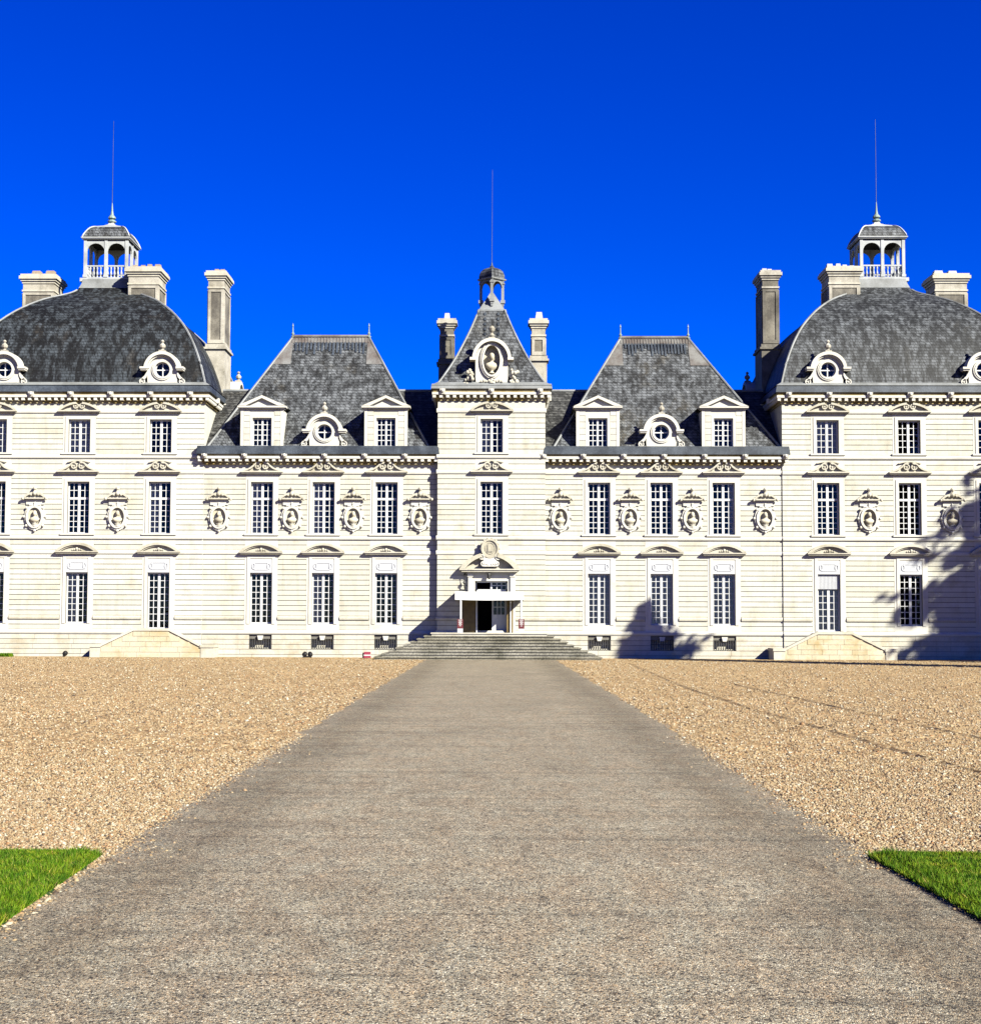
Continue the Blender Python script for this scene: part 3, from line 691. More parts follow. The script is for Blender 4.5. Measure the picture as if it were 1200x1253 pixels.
zc = ZL(632.5)
for px, k in ((44, 'pl'), (145, 'pl'), (268.5, 'wl'), (357.5, 'wl'), (432.5, 'wl'), (514, 'wl'), (685.5, 'wr'), (770.5, 'wr'), (846.5, 'wr'), (935.5, 'wr'), (1062, 'pr'), (1163.5, 'pr')):
    y = SPAN[k][2]
    o = new('bust_medallion', ME['med'], None, CH, (X(px, 625), y, zc))
    new('niche', ME['niche'], None, o); new('bust', ME['bust'], None, o, (0, -0.10, -0.42), random.uniform(-0.4, 0.5))
    new('tablet', ME['tablet'], None, o, (0, 0, ZL(617.5) - zc)); new('pediment', ME['medped'], None, o, (0, 0, ZL(610.8) - zc))

# ---- cornices
def cornice(k, x0, x1, y, zlead, zl0, zf1, zf0, zd0, depth, ends=True, first=None, pitch=2.13):
    """lead gutter over a fillet, consoles and a dentil row; returns run back along the sides"""
    h = lambda o: (x0 - o, x1 + o, y - o)
    root = None
    def run(o, z0, z1, name, m, parent):
        a, b, f_ = h(o)
        mb = MB().box(a, b, f_, y + 0.30, z0, z1)
        if depth > 1: mb.box(a, x0 + 0.3, y + 0.301, y + depth + o, z0, z1).box(x1 - 0.3, b, y + 0.301, y + depth + o, z0, z1)
        return new(name, mb, m, parent)
    c = run(0.30, zf0, zf1, 'cornice', 'trim', CH)
    g_ = MB(); a, b, f_ = h(0.36)
    g_.frustum(a, b, f_, y + 0.5, zl0, a + 0.05, b - 0.05, f_ + 0.07, y + 0.5, zlead)
    if depth > 1:
        g_.frustum(a, x0 + 0.3, y + 0.5, y + depth + 0.3, zl0, a + 0.05, x0 + 0.3, y + 0.5, y + depth + 0.3, zlead)
        g_.frustum(x1 - 0.3, b, y + 0.5, y + depth + 0.3, zl0, x1 - 0.3, b - 0.05, y + 0.5, y + depth + 0.3, zlead)
    new('lead_gutter', g_, 'leadpale' if k == 't' else 'lead', c)
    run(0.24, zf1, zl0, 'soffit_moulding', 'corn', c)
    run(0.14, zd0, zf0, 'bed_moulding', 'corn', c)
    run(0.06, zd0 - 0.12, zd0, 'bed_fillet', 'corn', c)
    d = MB(); n = int((x1 - x0 + 0.36) / 0.352)
    for i in range(n + 1):
        x = x0 - 0.18 + (x1 - x0 + 0.36) * i / n
        d.box(x - 0.085, x + 0.085, y - 0.27, y - 0.139, zd0 + 0.02, zf0 - 0.002)
    if depth > 1:
        nd = int(depth / 0.352)
        for i in range(1, nd):
            yy = y - 0.18 + i * 0.352
            d.box(x0 - 0.27, x0 - 0.139, yy - 0.085, yy + 0.085, zd0 + 0.02, zf0 - 0.002); d.box(x1 + 0.139, x1 + 0.27, yy - 0.085, yy + 0.085, zd0 + 0.02, zf0 - 0.002)
    tag(new('dentil_row', d, 'trim', c), kind='stuff')
    xs = []; x = first if first is not None else x0 + 0.1
    while x < x1 + 0.2: xs.append(x); x += pitch
    for x in xs:
        q = MB().add([(-0.15, -0.42, zl0 - 0.001), (0.15, -0.42, zl0 - 0.001), (0.15, -0.02, zl0 - 0.001), (-0.15, -0.02, zl0 - 0.001), (-0.13, -0.34, zf0 + 0.02), (0.13, -0.34, zf0 + 0.02), (0.13, -0.02, zf0 - 0.03), (-0.13, -0.02, zf0 - 0.03)],
                     [(0, 1, 2, 3), (4, 7, 6, 5), (0, 4, 5, 1), (1, 5, 6, 2), (2, 6, 7, 3), (3, 7, 4, 0)])
        q.ball((0, -0.39, (zl0 + zf0) / 2 + 0.04), 0.10, 7)
        new('console', recalc(q.mesh('console')), 'trim', c, (x, y, 0))
    if depth > 1:
        for yy in range(1, int(depth / 2.13)):
            for xx, s in ((x0, -1), (x1, 1)):
                new('console', MB().box(min(0, s * 0.40), max(0, s * 0.40), -0.15, 0.15, zf0, zl0 - 0.003), 'trim', c, (xx, y + yy * 2.13, 0))
    return c
zPl = [ZL(v_) for v_ in (473.5, 480.5, 486.8, 484.2)]
cornice('pl', XL0, XL1, YP, ZL(473.0), ZL(480.5), ZL(484.0), ZL(487.0), ZL(491.0), PD, first=X(41, 483) - 2.13 * 1)
cornice('pr', XR0, XR1, YP, ZL(473.0), ZL(480.5), ZL(484.0), ZL(487.0), ZL(491.0), PD, first=X(963, 484))
cornice('t', XT0, XT1, YT, ZL(471.5), ZL(477.5), ZL(481.5), ZL(484.5), ZL(488.5), 6.0, first=X(542, 482), pitch=2.58)
zw = lambda v_: Z(396, v_)
for k, fx in (('wl', 252), ('wr', 664)):
    x0, x1, y = SPAN[k]
    x0, x1 = (x0, x1 - 0.27) if k == 'wl' else (x0 + 0.27, x1)
    cornice(k, x0, x1, y - 0.10, zw(546.5), zw(556.5), zw(559.0), zw(562.0), zw(565.8), 0.5, first=X(fx, 560))

# ---- roofs of the wings
def hip(name, x0, x1, y0, y1, z0, rx0, rx1, ry, rz, m):
    vs = [(x0, y0, z0), (x1, y0, z0), (x1, y1, z0), (x0, y1, z0), (rx0, ry, rz), (rx1, ry, rz)]
    o = new(name, MB().add(vs, [(0, 1, 5, 4), (1, 2, 5), (2, 3, 4, 5), (3, 0, 4), (0, 3, 2, 1)]), m, CH)
    return o, [Vector(q) for q in vs]
zE = zw(547.0)
RY = 5.0
for k, b0, b1, r0, r1 in (('wl', 253.5, 524.5, (358.5, 413), (451.5, 413)), ('wr', 677.5, 955.0, (758.8, 414.5), (841.5, 414.5))):
    x0, x1, y = SPAN[k]
    rz = Z(600, 478.5, RY + 0.4)
    lo = new('low_roof', MB().add([(x0, 0.20, zE - 0.02), (x1, 0.20, zE - 0.02), (x1, 10.2, zE - 0.02), (x0, 10.2, zE - 0.02), (x0, RY + 0.4, rz), (x1, RY + 0.4, rz)],
             [(0, 1, 5, 4), (2, 3, 4, 5), (0, 3, 2, 1), (1, 2, 5), (3, 0, 4)]), 'slate_low', CH)
    new('ridge_cap', MB().tube([(x0, RY + 0.4, rz), (x1, RY + 0.4, rz)], 0.10, 6), 'leadpale', lo)
    pa, pb = P(*r0, RY), P(*r1, RY); rzh = (pa.z + pb.z) / 2
    o, vs = hip('hipped_roof', X(b0, 546), X(b1, 546), 0.14, 2 * RY - 0.14, zE, pa.x, pb.x, RY, rzh, 'slate_wing')
    for a, b in ((0, 4), (1, 5)): new('hip_roll', MB().tube([vs[a] + Vector((0, 0, 0.02)), vs[b] + Vector((0, 0, 0.02))], 0.065, 6), 'leadpale', o)
    # oxidised lead sheets dressed over the ridge, with rolls
    sl_ = (vs[0] + vs[1]) / 2; nrm = Vector((0, -(rzh - zE), RY - 0.14)).normalized()
    def onf(x, z, off=0.02): return Vector((x, 0.14 + (z - zE) / (rzh - zE) * (RY - 0.14), z)) + nrm * off
    zl_ = rzh - 0.36; mbl = MB()
    f_ = lambda z: (rzh - z) / (rzh - zE)
    hx = lambda z, e: (vs[4].x + (vs[0].x - vs[4].x) * f_(z)) if e == 0 else (vs[5].x + (vs[1].x - vs[5].x) * f_(z))
    mbl.add([onf(hx(zl_, 0), zl_), onf(hx(zl_, 1), zl_), onf(hx(rzh, 1), rzh), onf(hx(rzh, 0), rzh)], [(0, 1, 2, 3)])
    for e in (0, 1):                                  # deeper aprons down the hips
        za = rzh - 1.75; q = vs[4 + e].x
        mbl.add([onf(hx(za, e), za, 0.024), onf(q + (0.05 if e == 0 else -0.05), za, 0.024), onf(q + (0.05 if e == 0 else -0.05), rzh, 0.024), onf(hx(rzh, e), rzh, 0.024)], [(0, 1, 2, 3)] if e == 0 else [(3, 2, 1, 0)])
    n = 24
    for i in range(n + 1):
        x = vs[4].x + (vs[5].x - vs[4].x) * i / n
        mbl.tube([onf(x, zl_ + 0.0, 0.03), onf(x, rzh, 0.03)], 0.028, 4)
    mbl.tube([vs[4] + Vector((-0.03, 0, 0.05)), vs[5] + Vector((0.03, 0, 0.05))], 0.11, 6)
    new('ridge_lead', recalc(mbl.mesh('ridge_lead')), 'leadred', o)
    st = MB()                                          # ragged lead tongues / snow hooks below the ridge
    for i in range(19):
        x = vs[4].x + 0.25 + (vs[5].x - vs[4].x - 0.5) * i / 18; L = random.uniform(0.3, 0.85)
        p0, p1 = onf(x - 0.05, zl_ - L, 0.012), onf(x + 0.05, zl_ - L, 0.012); p2, p3 = onf(x + 0.06, zl_ - 0.02, 0.05), onf(x - 0.06, zl_ - 0.02, 0.05)
        st.add([p0, p1, p2, p3, p0 + nrm * 0.03, p1 + nrm * 0.03, p2 + nrm * 0.03, p3 + nrm * 0.03], [(4, 5, 6, 7), (0, 1, 5, 4), (1, 2, 6, 5), (2, 3, 7, 6), (3, 0, 4, 7)])
    new('roof_hook', st, 'lead', o)
    for e in (4, 5):
        new('finial', MB().lathe([(0.11, 0), (0.13, 0.05), (0.05, 0.12), (0.09, 0.22), (0.04, 0.30), (0.028, 0.62), (0.05, 0.66), (0.008, 0.82)], 0, 0, 0, 7), 'copper', o, vs[e])

# ---- dormers
def tri_dormer(px, py_b, y=-0.06):
    zb_ = zw(546.5); c = X(px, 525, y); a = 1.11; H = zw(501.0) - zb_; ow = 0.51; oh = zw(511.5) - zb_
    mb = MB()
    mb.box(-a, -ow, 0, 0.35, 0, H); mb.box(ow, a, 0, 0.35, 0, H); mb.box(-ow, ow, 0, 0.35, oh, H)
    mb.box(-a + 0.01, -a + 0.3, 0.351, 2.6, 0, H - 0.01); mb.box(a - 0.3, a - 0.01, 0.351, 2.6, 0, H - 0.01)
    o = new('dormer', mb, 'lime', CH, (c, y, zb_))
    q = MB(); q.box(-a - 0.04, -a + 0.13, -0.035, -0.001, 0, H); q.box(a - 0.13, a + 0.04, -0.035, -0.001, 0, H)
    q.box(-ow - 0.14, -ow, -0.03, -0.001, 0, oh + 0.14); q.box(ow, ow + 0.14, -0.03, -0.001, 0, oh + 0.14); q.box(-ow, ow, -0.03, -0.001, oh, oh + 0.14)
    new('surround', q, 'trim', o)
    nrow = 6                                           # coursed blocks on the cheeks
    for i in range(nrow):
        z0, z1 = H * i / nrow, H * (i + 1) / nrow
        for s in (-1, 1):
            xa, xb = sorted((s * (ow + 0.15), s * (a - 0.14)))
            new('stone_block', unit, None, o, ((xa + xb) / 2, -0.019 - 0.006 * random.random(), (z0 + z1) / 2), 0, (xb - xa, 0.0185, z1 - z0 - 0.024))
    pd = MB(); hw = 1.30; ph = zw(484.5) - zw(501.0)
    pd.box(-hw + 0.08, hw - 0.08, -0.12, 0.4, H, H + 0.07); pd.box(-hw, hw, -0.22, 0.4, H + 0.07, H + 0.16)
    out = [(-hw, H + 0.16), (0, H + ph), (hw, H + 0.16)]; inn = [(-hw + 0.42, H + 0.161), (0, H + ph - 0.15), (hw - 0.42, H + 0.161)]
    pd.ring(out, inn, -0.24, 0.4, False); pd.prism([(-hw + 0.43, H + 0.162), (hw - 0.43, H + 0.162), (0, H + ph - 0.155)], -0.05, 0.4)
    new('pediment', recalc(pd.mesh('pediment')), 'trim', o)
    rf = MB().add([(-hw, 0.39, H + 0.16), (hw, 0.39, H + 0.16), (0, 0.39, H + ph), (-hw, 3.6, H + 0.16), (hw, 3.6, H + 0.16), (0, 3.6, H + ph)], [(0, 3, 5, 2), (1, 2, 5, 4), (0, 1, 4, 3)])
    new('dormer_roof', recalc(rf.mesh('dormer_roof')), 'slate_low', o)
    fm = MB(); y0, y1 = 0.16, 0.22
    fm.box(-ow, -ow + 0.06, y0, y1, 0, oh); fm.box(ow - 0.06, ow, y0, y1, 0, oh); fm.box(-ow + 0.06, ow - 0.06, y0, y1, 0, 0.07); fm.box(-ow + 0.06, ow - 0.06, y0, y1, oh - 0.07, oh); fm.box(-0.05, 0.05, y0 - 0.01, y1, 0.07, oh - 0.07)
    for s in (-1, 1):
        xm = s * 0.25; fm.box(xm - 0.02, xm + 0.02, y0 + 0.01, y1 - 0.01, 0.07, oh - 0.07)
        xa, xb = sorted((s * 0.05, s * (ow - 0.06)))
        for i in range(1, 5): z = 0.07 + (oh - 0.14) * i / 5; fm.box(xa, xb, y0 + 0.012, y1 - 0.012, z - 0.02, z + 0.02)
    new('frame', fm, 'paint', o)
    new('pane', MB().add([(-ow, 0.19, 0), (ow, 0.19, 0), (ow, 0.19, oh), (-ow, 0.19, oh)], [(0, 1, 2, 3)]), 'glass', o)
    new('dark_room', MB().box(-ow - 0.3, ow + 0.3, 0.36, 0.38, 0, oh), 'room', o)
    return o
for px in (320.8, 472.3, 731.2, 884.8): tri_dormer(px, 546)

def oculus(loc, rz=0.0, depth=2.6, s=1.0):
    """round oeil-de-boeuf dormer, local origin = middle of its base on the front plane"""
    cz, r = 0.78, 0.41
    n = 32
    mb = MB()
    out = []
    for k_ in range(n):
        a = 2 * math.pi * k_ / n; dx, dz = math.cos(a), math.sin(a)
        if dz >= 0: out.append((0.80 * dx, cz + 0.80 * dz))
        else:                                          # square-ish base: ray against a box
            hx_, hz = 0.80, cz
            t_ = min(hx_ / abs(dx) if abs(dx) > 1e-6 else 9e9, hz / abs(dz)); out.append((t_ * dx, cz + t_ * dz))
    inn = oval(r, r, 0, cz, n)
    mb.ring(out, inn, 0, 0.30)
    o = new('oculus_dormer', recalc(mb.mesh('oculus_dormer')), 'trim', CH, loc, rz, (s, s, s))
    body = MB(); body.prism([(-0.78, 0.0), (0.78, 0.0)] + [(0.78 * math.cos(math.pi * i / 12), cz + 0.78 * math.sin(math.pi * i / 12)) for i in range(13)], 0.70, depth)
    sh = MB(); pts = [(-0.78, 0.0), (-0.78, cz)] + [(-0.78 * math.cos(math.pi * i / 12), cz + 0.78 * math.sin(math.pi * i / 12)) for i in range(1, 12)] + [(0.78, cz), (0.78, 0)]
    for i in range(len(pts) - 1):
        (xa, za), (xb, zb_) = pts[i], pts[i + 1]; sh.add([(xa, 0.30, za), (xb, 0.30, zb_), (xb, depth, zb_), (xa, depth, za)], [(0, 1, 2, 3)])
    new('dormer_body', sh, 'lead', o)
    new('ring', MB().ring(oval(r + 0.16, r + 0.16, 0, cz, 24), oval(r, r, 0, cz, 24), -0.06, -0.001).ring(oval(r + 0.085, r + 0.085, 0, cz, 24), oval(r, r, 0, cz, 24), -0.09, -0.061), 'trim', o)
    hd = MB()
    a0 = 0.10
    hd.ring(oval(0.97, 0.97, 0, cz, 19, a0, math.pi - a0), oval(0.80, 0.80, 0, cz, 19, a0, math.pi - a0), -0.26, 0.45, False)
    hd.ring(oval(0.795, 0.795, 0, cz, 19, a0, math.pi - a0), oval(0.72, 0.72, 0, cz, 19, a0, math.pi - a0), -0.14, -0.001, False)
    for s_ in (-1, 1):
        xa, xb = sorted((s_ * 0.76, s_ * 1.17)); hd.box(xa, xb, -0.27, 0.42, cz + 0.03, cz + 0.14); hd.box(xa + 0.03, xb - 0.03, -0.21, 0.40, cz - 0.05, cz + 0.029)
    new('arched_hood', recalc(hd.mesh('arched_hood')), 'trim', o)
    for s_ in (-1, 1):
        sc_ = MB()
        volute(sc_, s_ * 1.07, 0.15, 0.16, 0.0)
        sc_.ring([(s_ * 0.80, 0.70), (s_ * 0.95, 0.45), (s_ * 1.12, 0.30)], [(s_ * 0.80, 0.50), (s_ * 0.86, 0.35), (s_ * 0.98, 0.22)], -0.07, 0.15, False)
        xa, xb = sorted((s_ * 0.81, s_ * 1.26)); sc_.box(xa, xb, -0.06, 0.2, -0.02, 0.05)
        new('scroll', recalc(sc_.mesh('scroll')), 'trim', o)
    new('finial', MB().box(-0.17, 0.17, -0.22, 0.12, cz + 0.96, cz + 1.04).lathe([(0.12, 0), (0.07, 0.06), (0.16, 0.16), (0.17, 0.26), (0.08, 0.36), (0.05, 0.40), (0.10, 0.47), (0.06, 0.54), (0.01, 0.57)], 0, -0.06, cz + 1.04, 8), 'chim', o)
    fm = MB().ring(oval(r, r, 0, cz, 20), oval(r - 0.055, r - 0.055, 0, cz, 20), 0.12, 0.18).box(-0.03, 0.03, 0.13, 0.17, cz - r + 0.03, cz + r - 0.03).box(-r + 0.03, -0.031, 0.13, 0.17, cz - 0.03, cz + 0.03).box(0.031, r - 0.03, 0.13, 0.17, cz - 0.03, cz + 0.03)
    new('frame', fm, 'paint', o)
    new('pane', MB().add([(x, 0.15, z) for x, z in oval(r, r, 0, cz, 20)], [tuple(range(20))]), 'glass', o)
    new('dark_room', MB().box(-0.6, 0.6, 0.31, 0.33, 0.02, cz + 0.52), 'room', o)
    return o
for px in (397.0, 808.8): oculus((X(px, 527, -0.12), -0.12, zw(546.8)))

# ---- domed pavilions
def arris(px, py, cx, cy):
    d = ray(px, py); t_ = (cx + (cy + 81.0)) / (d.x + d.y); q = CAM + d * t_; return q.x - cx, q.z
CXL, CXR = cols['pl'][1], cols['pr'][1] - 0.02
CY = YP + PD / 2
prof = [arris(px, py, CXL, CY) for px, py in ((251.5, 472), (249.5, 462), (246, 447), (241, 431), (235, 416), (227, 401), (217, 388), (205, 376.5), (190, 366.5), (172, 359.5), (163, 355.5), (156.5, 350))]
hL, zL_ = prof[-1]
prof[-1] = (1.46, zL_); prof[-2] = (max(1.66, prof[-2][0]), prof[-2][1]); prof[-3] = (max(2.05, prof[-3][0]), prof[-3][1])
prof.append((1.38, zL_ + 0.32))
def smooth_prof(p, n=4):
    pts = []
    for i in range(len(p) - 1):
        p0, p1, p2, p3 = p[max(i - 1, 0)], p[i], p[i + 1], p[min(i + 2, len(p) - 1)]
        for j in range(n):
            t_ = j / n
            pts.append(tuple(0.5 * (2 * p1[q] + (p2[q] - p0[q]) * t_ + (2 * p0[q] - 5 * p1[q] + 4 * p2[q] - p3[q]) * t_ ** 2 + (3 * p1[q] - p0[q] - 3 * p2[q] + p3[q]) * t_ ** 3) for q in (0, 1)))
    return pts + [p[-1]]
PROF = smooth_prof(prof, 3)
ZLB = PROF[-1][1]                                     # lantern floor
def square_shell(pf, nsub=1):
    mb = MB()
    for a in range(4):
        c_, s_ = math.cos(a * math.pi / 2), math.sin(a * math.pi / 2)
        vs, fs = [], []
        for h_, z in pf:
            for i in range(nsub + 1):
                u = -h_ + 2 * h_ * i / nsub; x, y = u, -h_
                vs.append((x * c_ - y * s_, x * s_ + y * c_, z))
        m_ = nsub + 1
        for i in range(len(pf) - 1):
            for j in range(nsub): fs.append((i * m_ + j, i * m_ + j + 1, (i + 1) * m_ + j + 1, (i + 1) * m_ + j))
        mb.add(vs, fs)
    return mb
def chimney(x0, x1, y0, y1, z0, z1, pots, base=None, dark=False):
    cs_ = 'chimdark' if dark else 'chim'
    mb = MB(); mb.box(x0, x1, y0, y1, z0, z1 - 0.55)
    o = new('chimney', mb, cs_, CH)
    cap = MB(); e = 0.0
    for dz0, dz1, e in ((-1.02, -0.92, 0.05), (-0.55, -0.42, 0.05), (-0.42, -0.30, 0.12), (-0.30, -0.12, 0.20), (-0.12, 0.0, 0.13)):
        cap.box(x0 - e, x1 + e, y0 - e, y1 + e, z1 + dz0 + (0.001 if dz0 > -0.5 else 0), z1 + dz1)
    new('cap', cap, 'chim' if dark else 'ped', o)
    w_, d_ = x1 - x0, y1 - y0; zlo = (base + 0.35) if base else z0; zhi = z1 - 1.12
    pn = MB(); b = 0.16
    pn.box(x0 + b, x1 - b, y0 - 0.006, y0 - 0.001, zlo + 0.2, zhi - 0.1)
    pn.box(x1 + 0.001, x1 + 0.006, y0 + b, y1 - b, zlo + 0.2, zhi - 0.1); pn.box(x0 - 0.006, x0 - 0.001, y0 + b, y1 - b, zlo + 0.2, zhi - 0.1)
    new('panel', pn, 'chimpanel', o)
    fr = MB()
    for a_, b_ in ((x0, x0 + b), (x1 - b, x1)): fr.box(a_, b_, y0 - 0.05, y0 - 0.0005, zlo, zhi)
    fr.box(x0 + b, x1 - b, y0 - 0.05, y0 - 0.0005, zhi - 0.1, zhi); fr.box(x0 + b, x1 - b, y0 - 0.05, y0 - 0.0005, zlo, zlo + 0.2)
    for xx, s_ in ((x0, -1), (x1, 1)):
        xa, xb = sorted((xx + s_ * 0.0005, xx + s_ * 0.05))
        for a_, b_ in ((y0, y0 + b), (y1 - b, y1)): fr.box(xa, xb, a_, b_, zlo, zhi)
        fr.box(xa, xb, y0 + b, y1 - b, zhi - 0.1, zhi)
    new('panel_border', fr, cs_, o)
    if base:
        bm_ = MB(); bm_.box(x0 - 0.09, x1 + 0.09, y0 - 0.09, y1 + 0.09, z0, base); bm_.box(x0 - 0.20, x1 + 0.20, y0 - 0.20, y1 + 0.20, base, base + 0.12); bm_.box(x0 - 0.12, x1 + 0.12, y0 - 0.12, y1 + 0.12, base + 0.121, base + 0.30)
        new('base_block', bm_, cs_, o)
    for fx, hgt, r, m in pots:
        new('chimney_pot', MB().frustum(-r, r, -r, r, 0, -r * 0.72, r * 0.72, -r * 0.72, r * 0.72, hgt), m, o, (x0 + fx * w_, (y0 + y1) / 2 + random.uniform(-0.2, 0.1), z1 - 0.001))
    return o
def lantern(cx, cy, z0, sgn):
    yf = cy - 1.2
    zz = lambda py: Z(127, py, yf)
    ze, zs = zz(294.5), zz(303.0)                      # eave, spring of the arches
    a = 1.28
    o = new('lantern', MB().box(-a - 0.17, a + 0.17, -a - 0.10, a + 0.10, -0.1, 0.10).box(-a, a, -a, a, 0.101, 0.16), 'leadwhite', CH, (cx, cy, z0))
    ze -= z0; zs -= z0
    for x in (-1, 0, 1):
        for y in (-1, 0, 1):
            if x == 0 and y == 0: continue
            q = MB().box(-0.085, 0.085, -0.085, 0.085, 0.16, ze).box(-0.12, 0.12, -0.12, 0.12, 0.161, 0.30)
            new('column', q, 'leadwhite', o, (x * (a - 0.09), y * (a - 0.09), 0))
    half = a - 0.09; r = (half - 0.17) / 2
    sp = []
    for c_ in (-half / 2, half / 2):
        arc = [(c_ + r * math.cos(math.pi * i / 10), ze - 0.16 - r + r * math.sin(math.pi * i / 10)) for i in range(11)]
        sp.append([(c_ + r, ze), (c_ - r, ze)] + arc[::-1])
    for s_, ang in ((0, 0), (1, math.pi / 2), (2, math.pi), (3, -math.pi / 2)):
        mb = MB()
        for pl in sp: mb.prism(pl, -half - 0.05, -half + 0.05)
        new('arch', recalc(mb.mesh('arch')), 'leadwhite', o, (0, 0, 0), ang)
        bl = MB(); hh = 0.62
        bl.box(-half, half, -half - 0.05, -half + 0.05, 0.16 + hh, 0.16 + hh + 0.08)
        for i in range(12):
            x = -half + 2 * half * (i + 0.5) / 12
            bl.lathe([(0.05, 0), (0.05, 0.05), (0.025, 0.10), (0.065, 0.22), (0.03, 0.40), (0.05, 0.52), (0.05, hh)], x, -half, 0.16, 6)
        new('balustrade', bl, 'leadwhite', o, (0, 0, 0), ang)
    e = a + 0.13
    new('ceiling', MB().box(-a, a, -a, a, ze + 0.001, ze + 0.06), 'room', o)
    new('eave', MB().box(-e + 0.05, e - 0.05, -e + 0.05, e - 0.05, ze + 0.061, ze + 0.12).box(-e, e, -e, e, ze + 0.121, ze + 0.18), 'leadwhite', o)
    h_ = zz(275.0) - z0 - ze - 0.18
    pf = [(e - 0.05, 0), (e - 0.12, h_ * 0.25), (e - 0.26, h_ * 0.58), (e - 0.40, h_ * 0.82), (e - 0.56, h_ * 0.96), (e - 0.68, h_)]
    rf = new('lantern_roof', square_shell([(q, z + ze + 0.18) for q, z in smooth_prof(pf, 3)]).mesh('lantern_roof', True), 'slate_wing', o)
    zt = ze + 0.18 + h_
    new('roof_cap', square_shell([(e - 0.62, zt - 0.04), (e - 0.66, zt + 0.04), (0.42, zt + 0.16), (0.2, zt + 0.28), (0.12, zt + 0.42)]), 'leadwhite', o)
    for sx in (-1, 1):
        for sy in (-1, 1): new('hip_roll', MB().tube([(sx * q, sy * q, z + ze + 0.18) for q, z in smooth_prof(pf, 2)], 0.05, 5), 'leadwhite', o)
    new('finial', MB().lathe([(0.13, 0), (0.25, 0.06), (0.25, 0.12), (0.12, 0.2), (0.23, 0.28), (0.20, 0.36), (0.10, 0.48), (0.06, 0.70), (0.03, 1.1), (0.02, 1.2)], 0, 0, zt + 0.40, 10), 'copper', o)
    new('lightning_rod', MB().tube([(0, 0, zt + 1.5), (0.0, 0, Z(137, 148, cy) - z0)], 0.018, 5, 0.010), 'lead', o)
    return o
for k, cx, sgn in (('pl', CXL, 1), ('pr', CXR, -1)):
    ms = 'slate_dome' if sgn > 0 else 'slate_sheen'
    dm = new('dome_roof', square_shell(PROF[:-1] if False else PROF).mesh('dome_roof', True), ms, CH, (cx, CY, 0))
    for sx in (-1, 1):
        for sy in (-1, 1): new('hip_roll', MB().tube([(sx * q, sy * q, z) for q, z in PROF[:-6]], 0.065, 6), 'leadpale', dm)
    hb = PROF[0][0]
    new('lead_apron', square_shell([(hb + 0.30, PROF[0][1] + 0.0), (hb + 0.06, PROF[0][1] + 0.16), (hb - 0.02, PROF[0][1] + 0.20)]), 'leadpale', dm)
    zn = PROF[-8][1]
    new('lead_neck', square_shell([(q + 0.02, z + 0.02) for q, z in PROF[-6:]]).mesh('lead_neck', True), 'leadpale', dm)
    lantern(cx - 0.14 * sgn, CY, ZLB, sgn)
    def cm(a, b, *r, **kw):
        x0, x1 = (cx + a, cx + b) if sgn > 0 else (cx - b, cx - a)
        pots = kw.pop('pots')
        if sgn < 0: pots = [(1 - p[0],) + p[1:] for p in pots]
        return chimney(x0, x1, *r, pots=pots, **kw)
    ztop = Z(175, 327.5, CY - 2.0)
    pc = ('pot', 'pot', 'pot', 'pot') if sgn > 0 else ('potpale', 'potpale', 'potpale', 'potpale')
    cm(1.42, 3.12, CY - 2.2, CY - 0.3, 18.0, ztop, pots=[(0.12, 0.26, 0.17, pc[0]), (0.36, 0.30, 0.16, pc[1]), (0.60, 0.32, 0.16, pc[2]), (0.86, 0.34, 0.2, pc[3])])
    cm(-5.15, -3.35, CY - 0.4, CY + 1.5, 17.0, Z(45, 335.5, CY - 0.4), pots=[(0.32, 0.34, 0.3, pc[0]), (0.78, 0.34, 0.3, pc[1])])
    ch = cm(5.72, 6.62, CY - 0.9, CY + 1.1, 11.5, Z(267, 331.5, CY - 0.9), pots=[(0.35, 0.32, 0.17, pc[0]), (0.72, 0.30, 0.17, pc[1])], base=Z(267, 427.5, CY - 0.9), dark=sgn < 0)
    for px in ((199.0, 6.0) if k == 'pl' else (1012.5, 1203.0)):
        oculus((X(px, 452, YP - 0.08), YP - 0.08, ZL(471.0) + 0.02))
    s_ = 1 if sgn > 0 else -1
    oculus((cx + s_ * (PD / 2 + 0.05), CY + 3.4, ZL(471.0)), R_(90) * s_)

# ---- entrance tower roof
TX = (XT0 + XT1) / 2; TY = YT + (XT1 - XT0) / 2
def tarr(px, py):                                      # right front arris of the tower roof
    d = ray(px, py); t_ = (TX + (TY + 81.0)) / (d.x + d.y); q = CAM + d * t_; return q.x - TX, q.z
tp = [tarr(px, py) for px, py in ((668.5, 471), (660, 460), (646, 439), (631.5, 412), (622, 391), (617.5, 379))]
TP = smooth_prof(tp, 3)
tr = new('tower_roof', square_shell(TP).mesh('tower_roof', True), 'slate_wing', CH, (TX, TY, 0))
for sx in (-1, 1):
    for sy in (-1, 1): new('hip_roll', MB().tube([(sx * q, sy * q, z) for q, z in TP], 0.06, 6), 'leadpale', tr)
hb = TP[0][0]; new('lead_apron', square_shell([(hb + 0.28, TP[0][1] - 0.05), (hb + 0.05, TP[0][1] + 0.10), (hb - 0.05, TP[0][1] + 0.16)]), 'leadpale', tr)
ht, zt = TP[-1]
new('lead_cap', MB().frustum(-ht - 0.03, ht + 0.03, -ht - 0.03, ht + 0.03, zt - 0.06, -0.06, 0.06, -0.06, 0.06, zt + 1.12), 'leadpale', tr)
hk = MB()
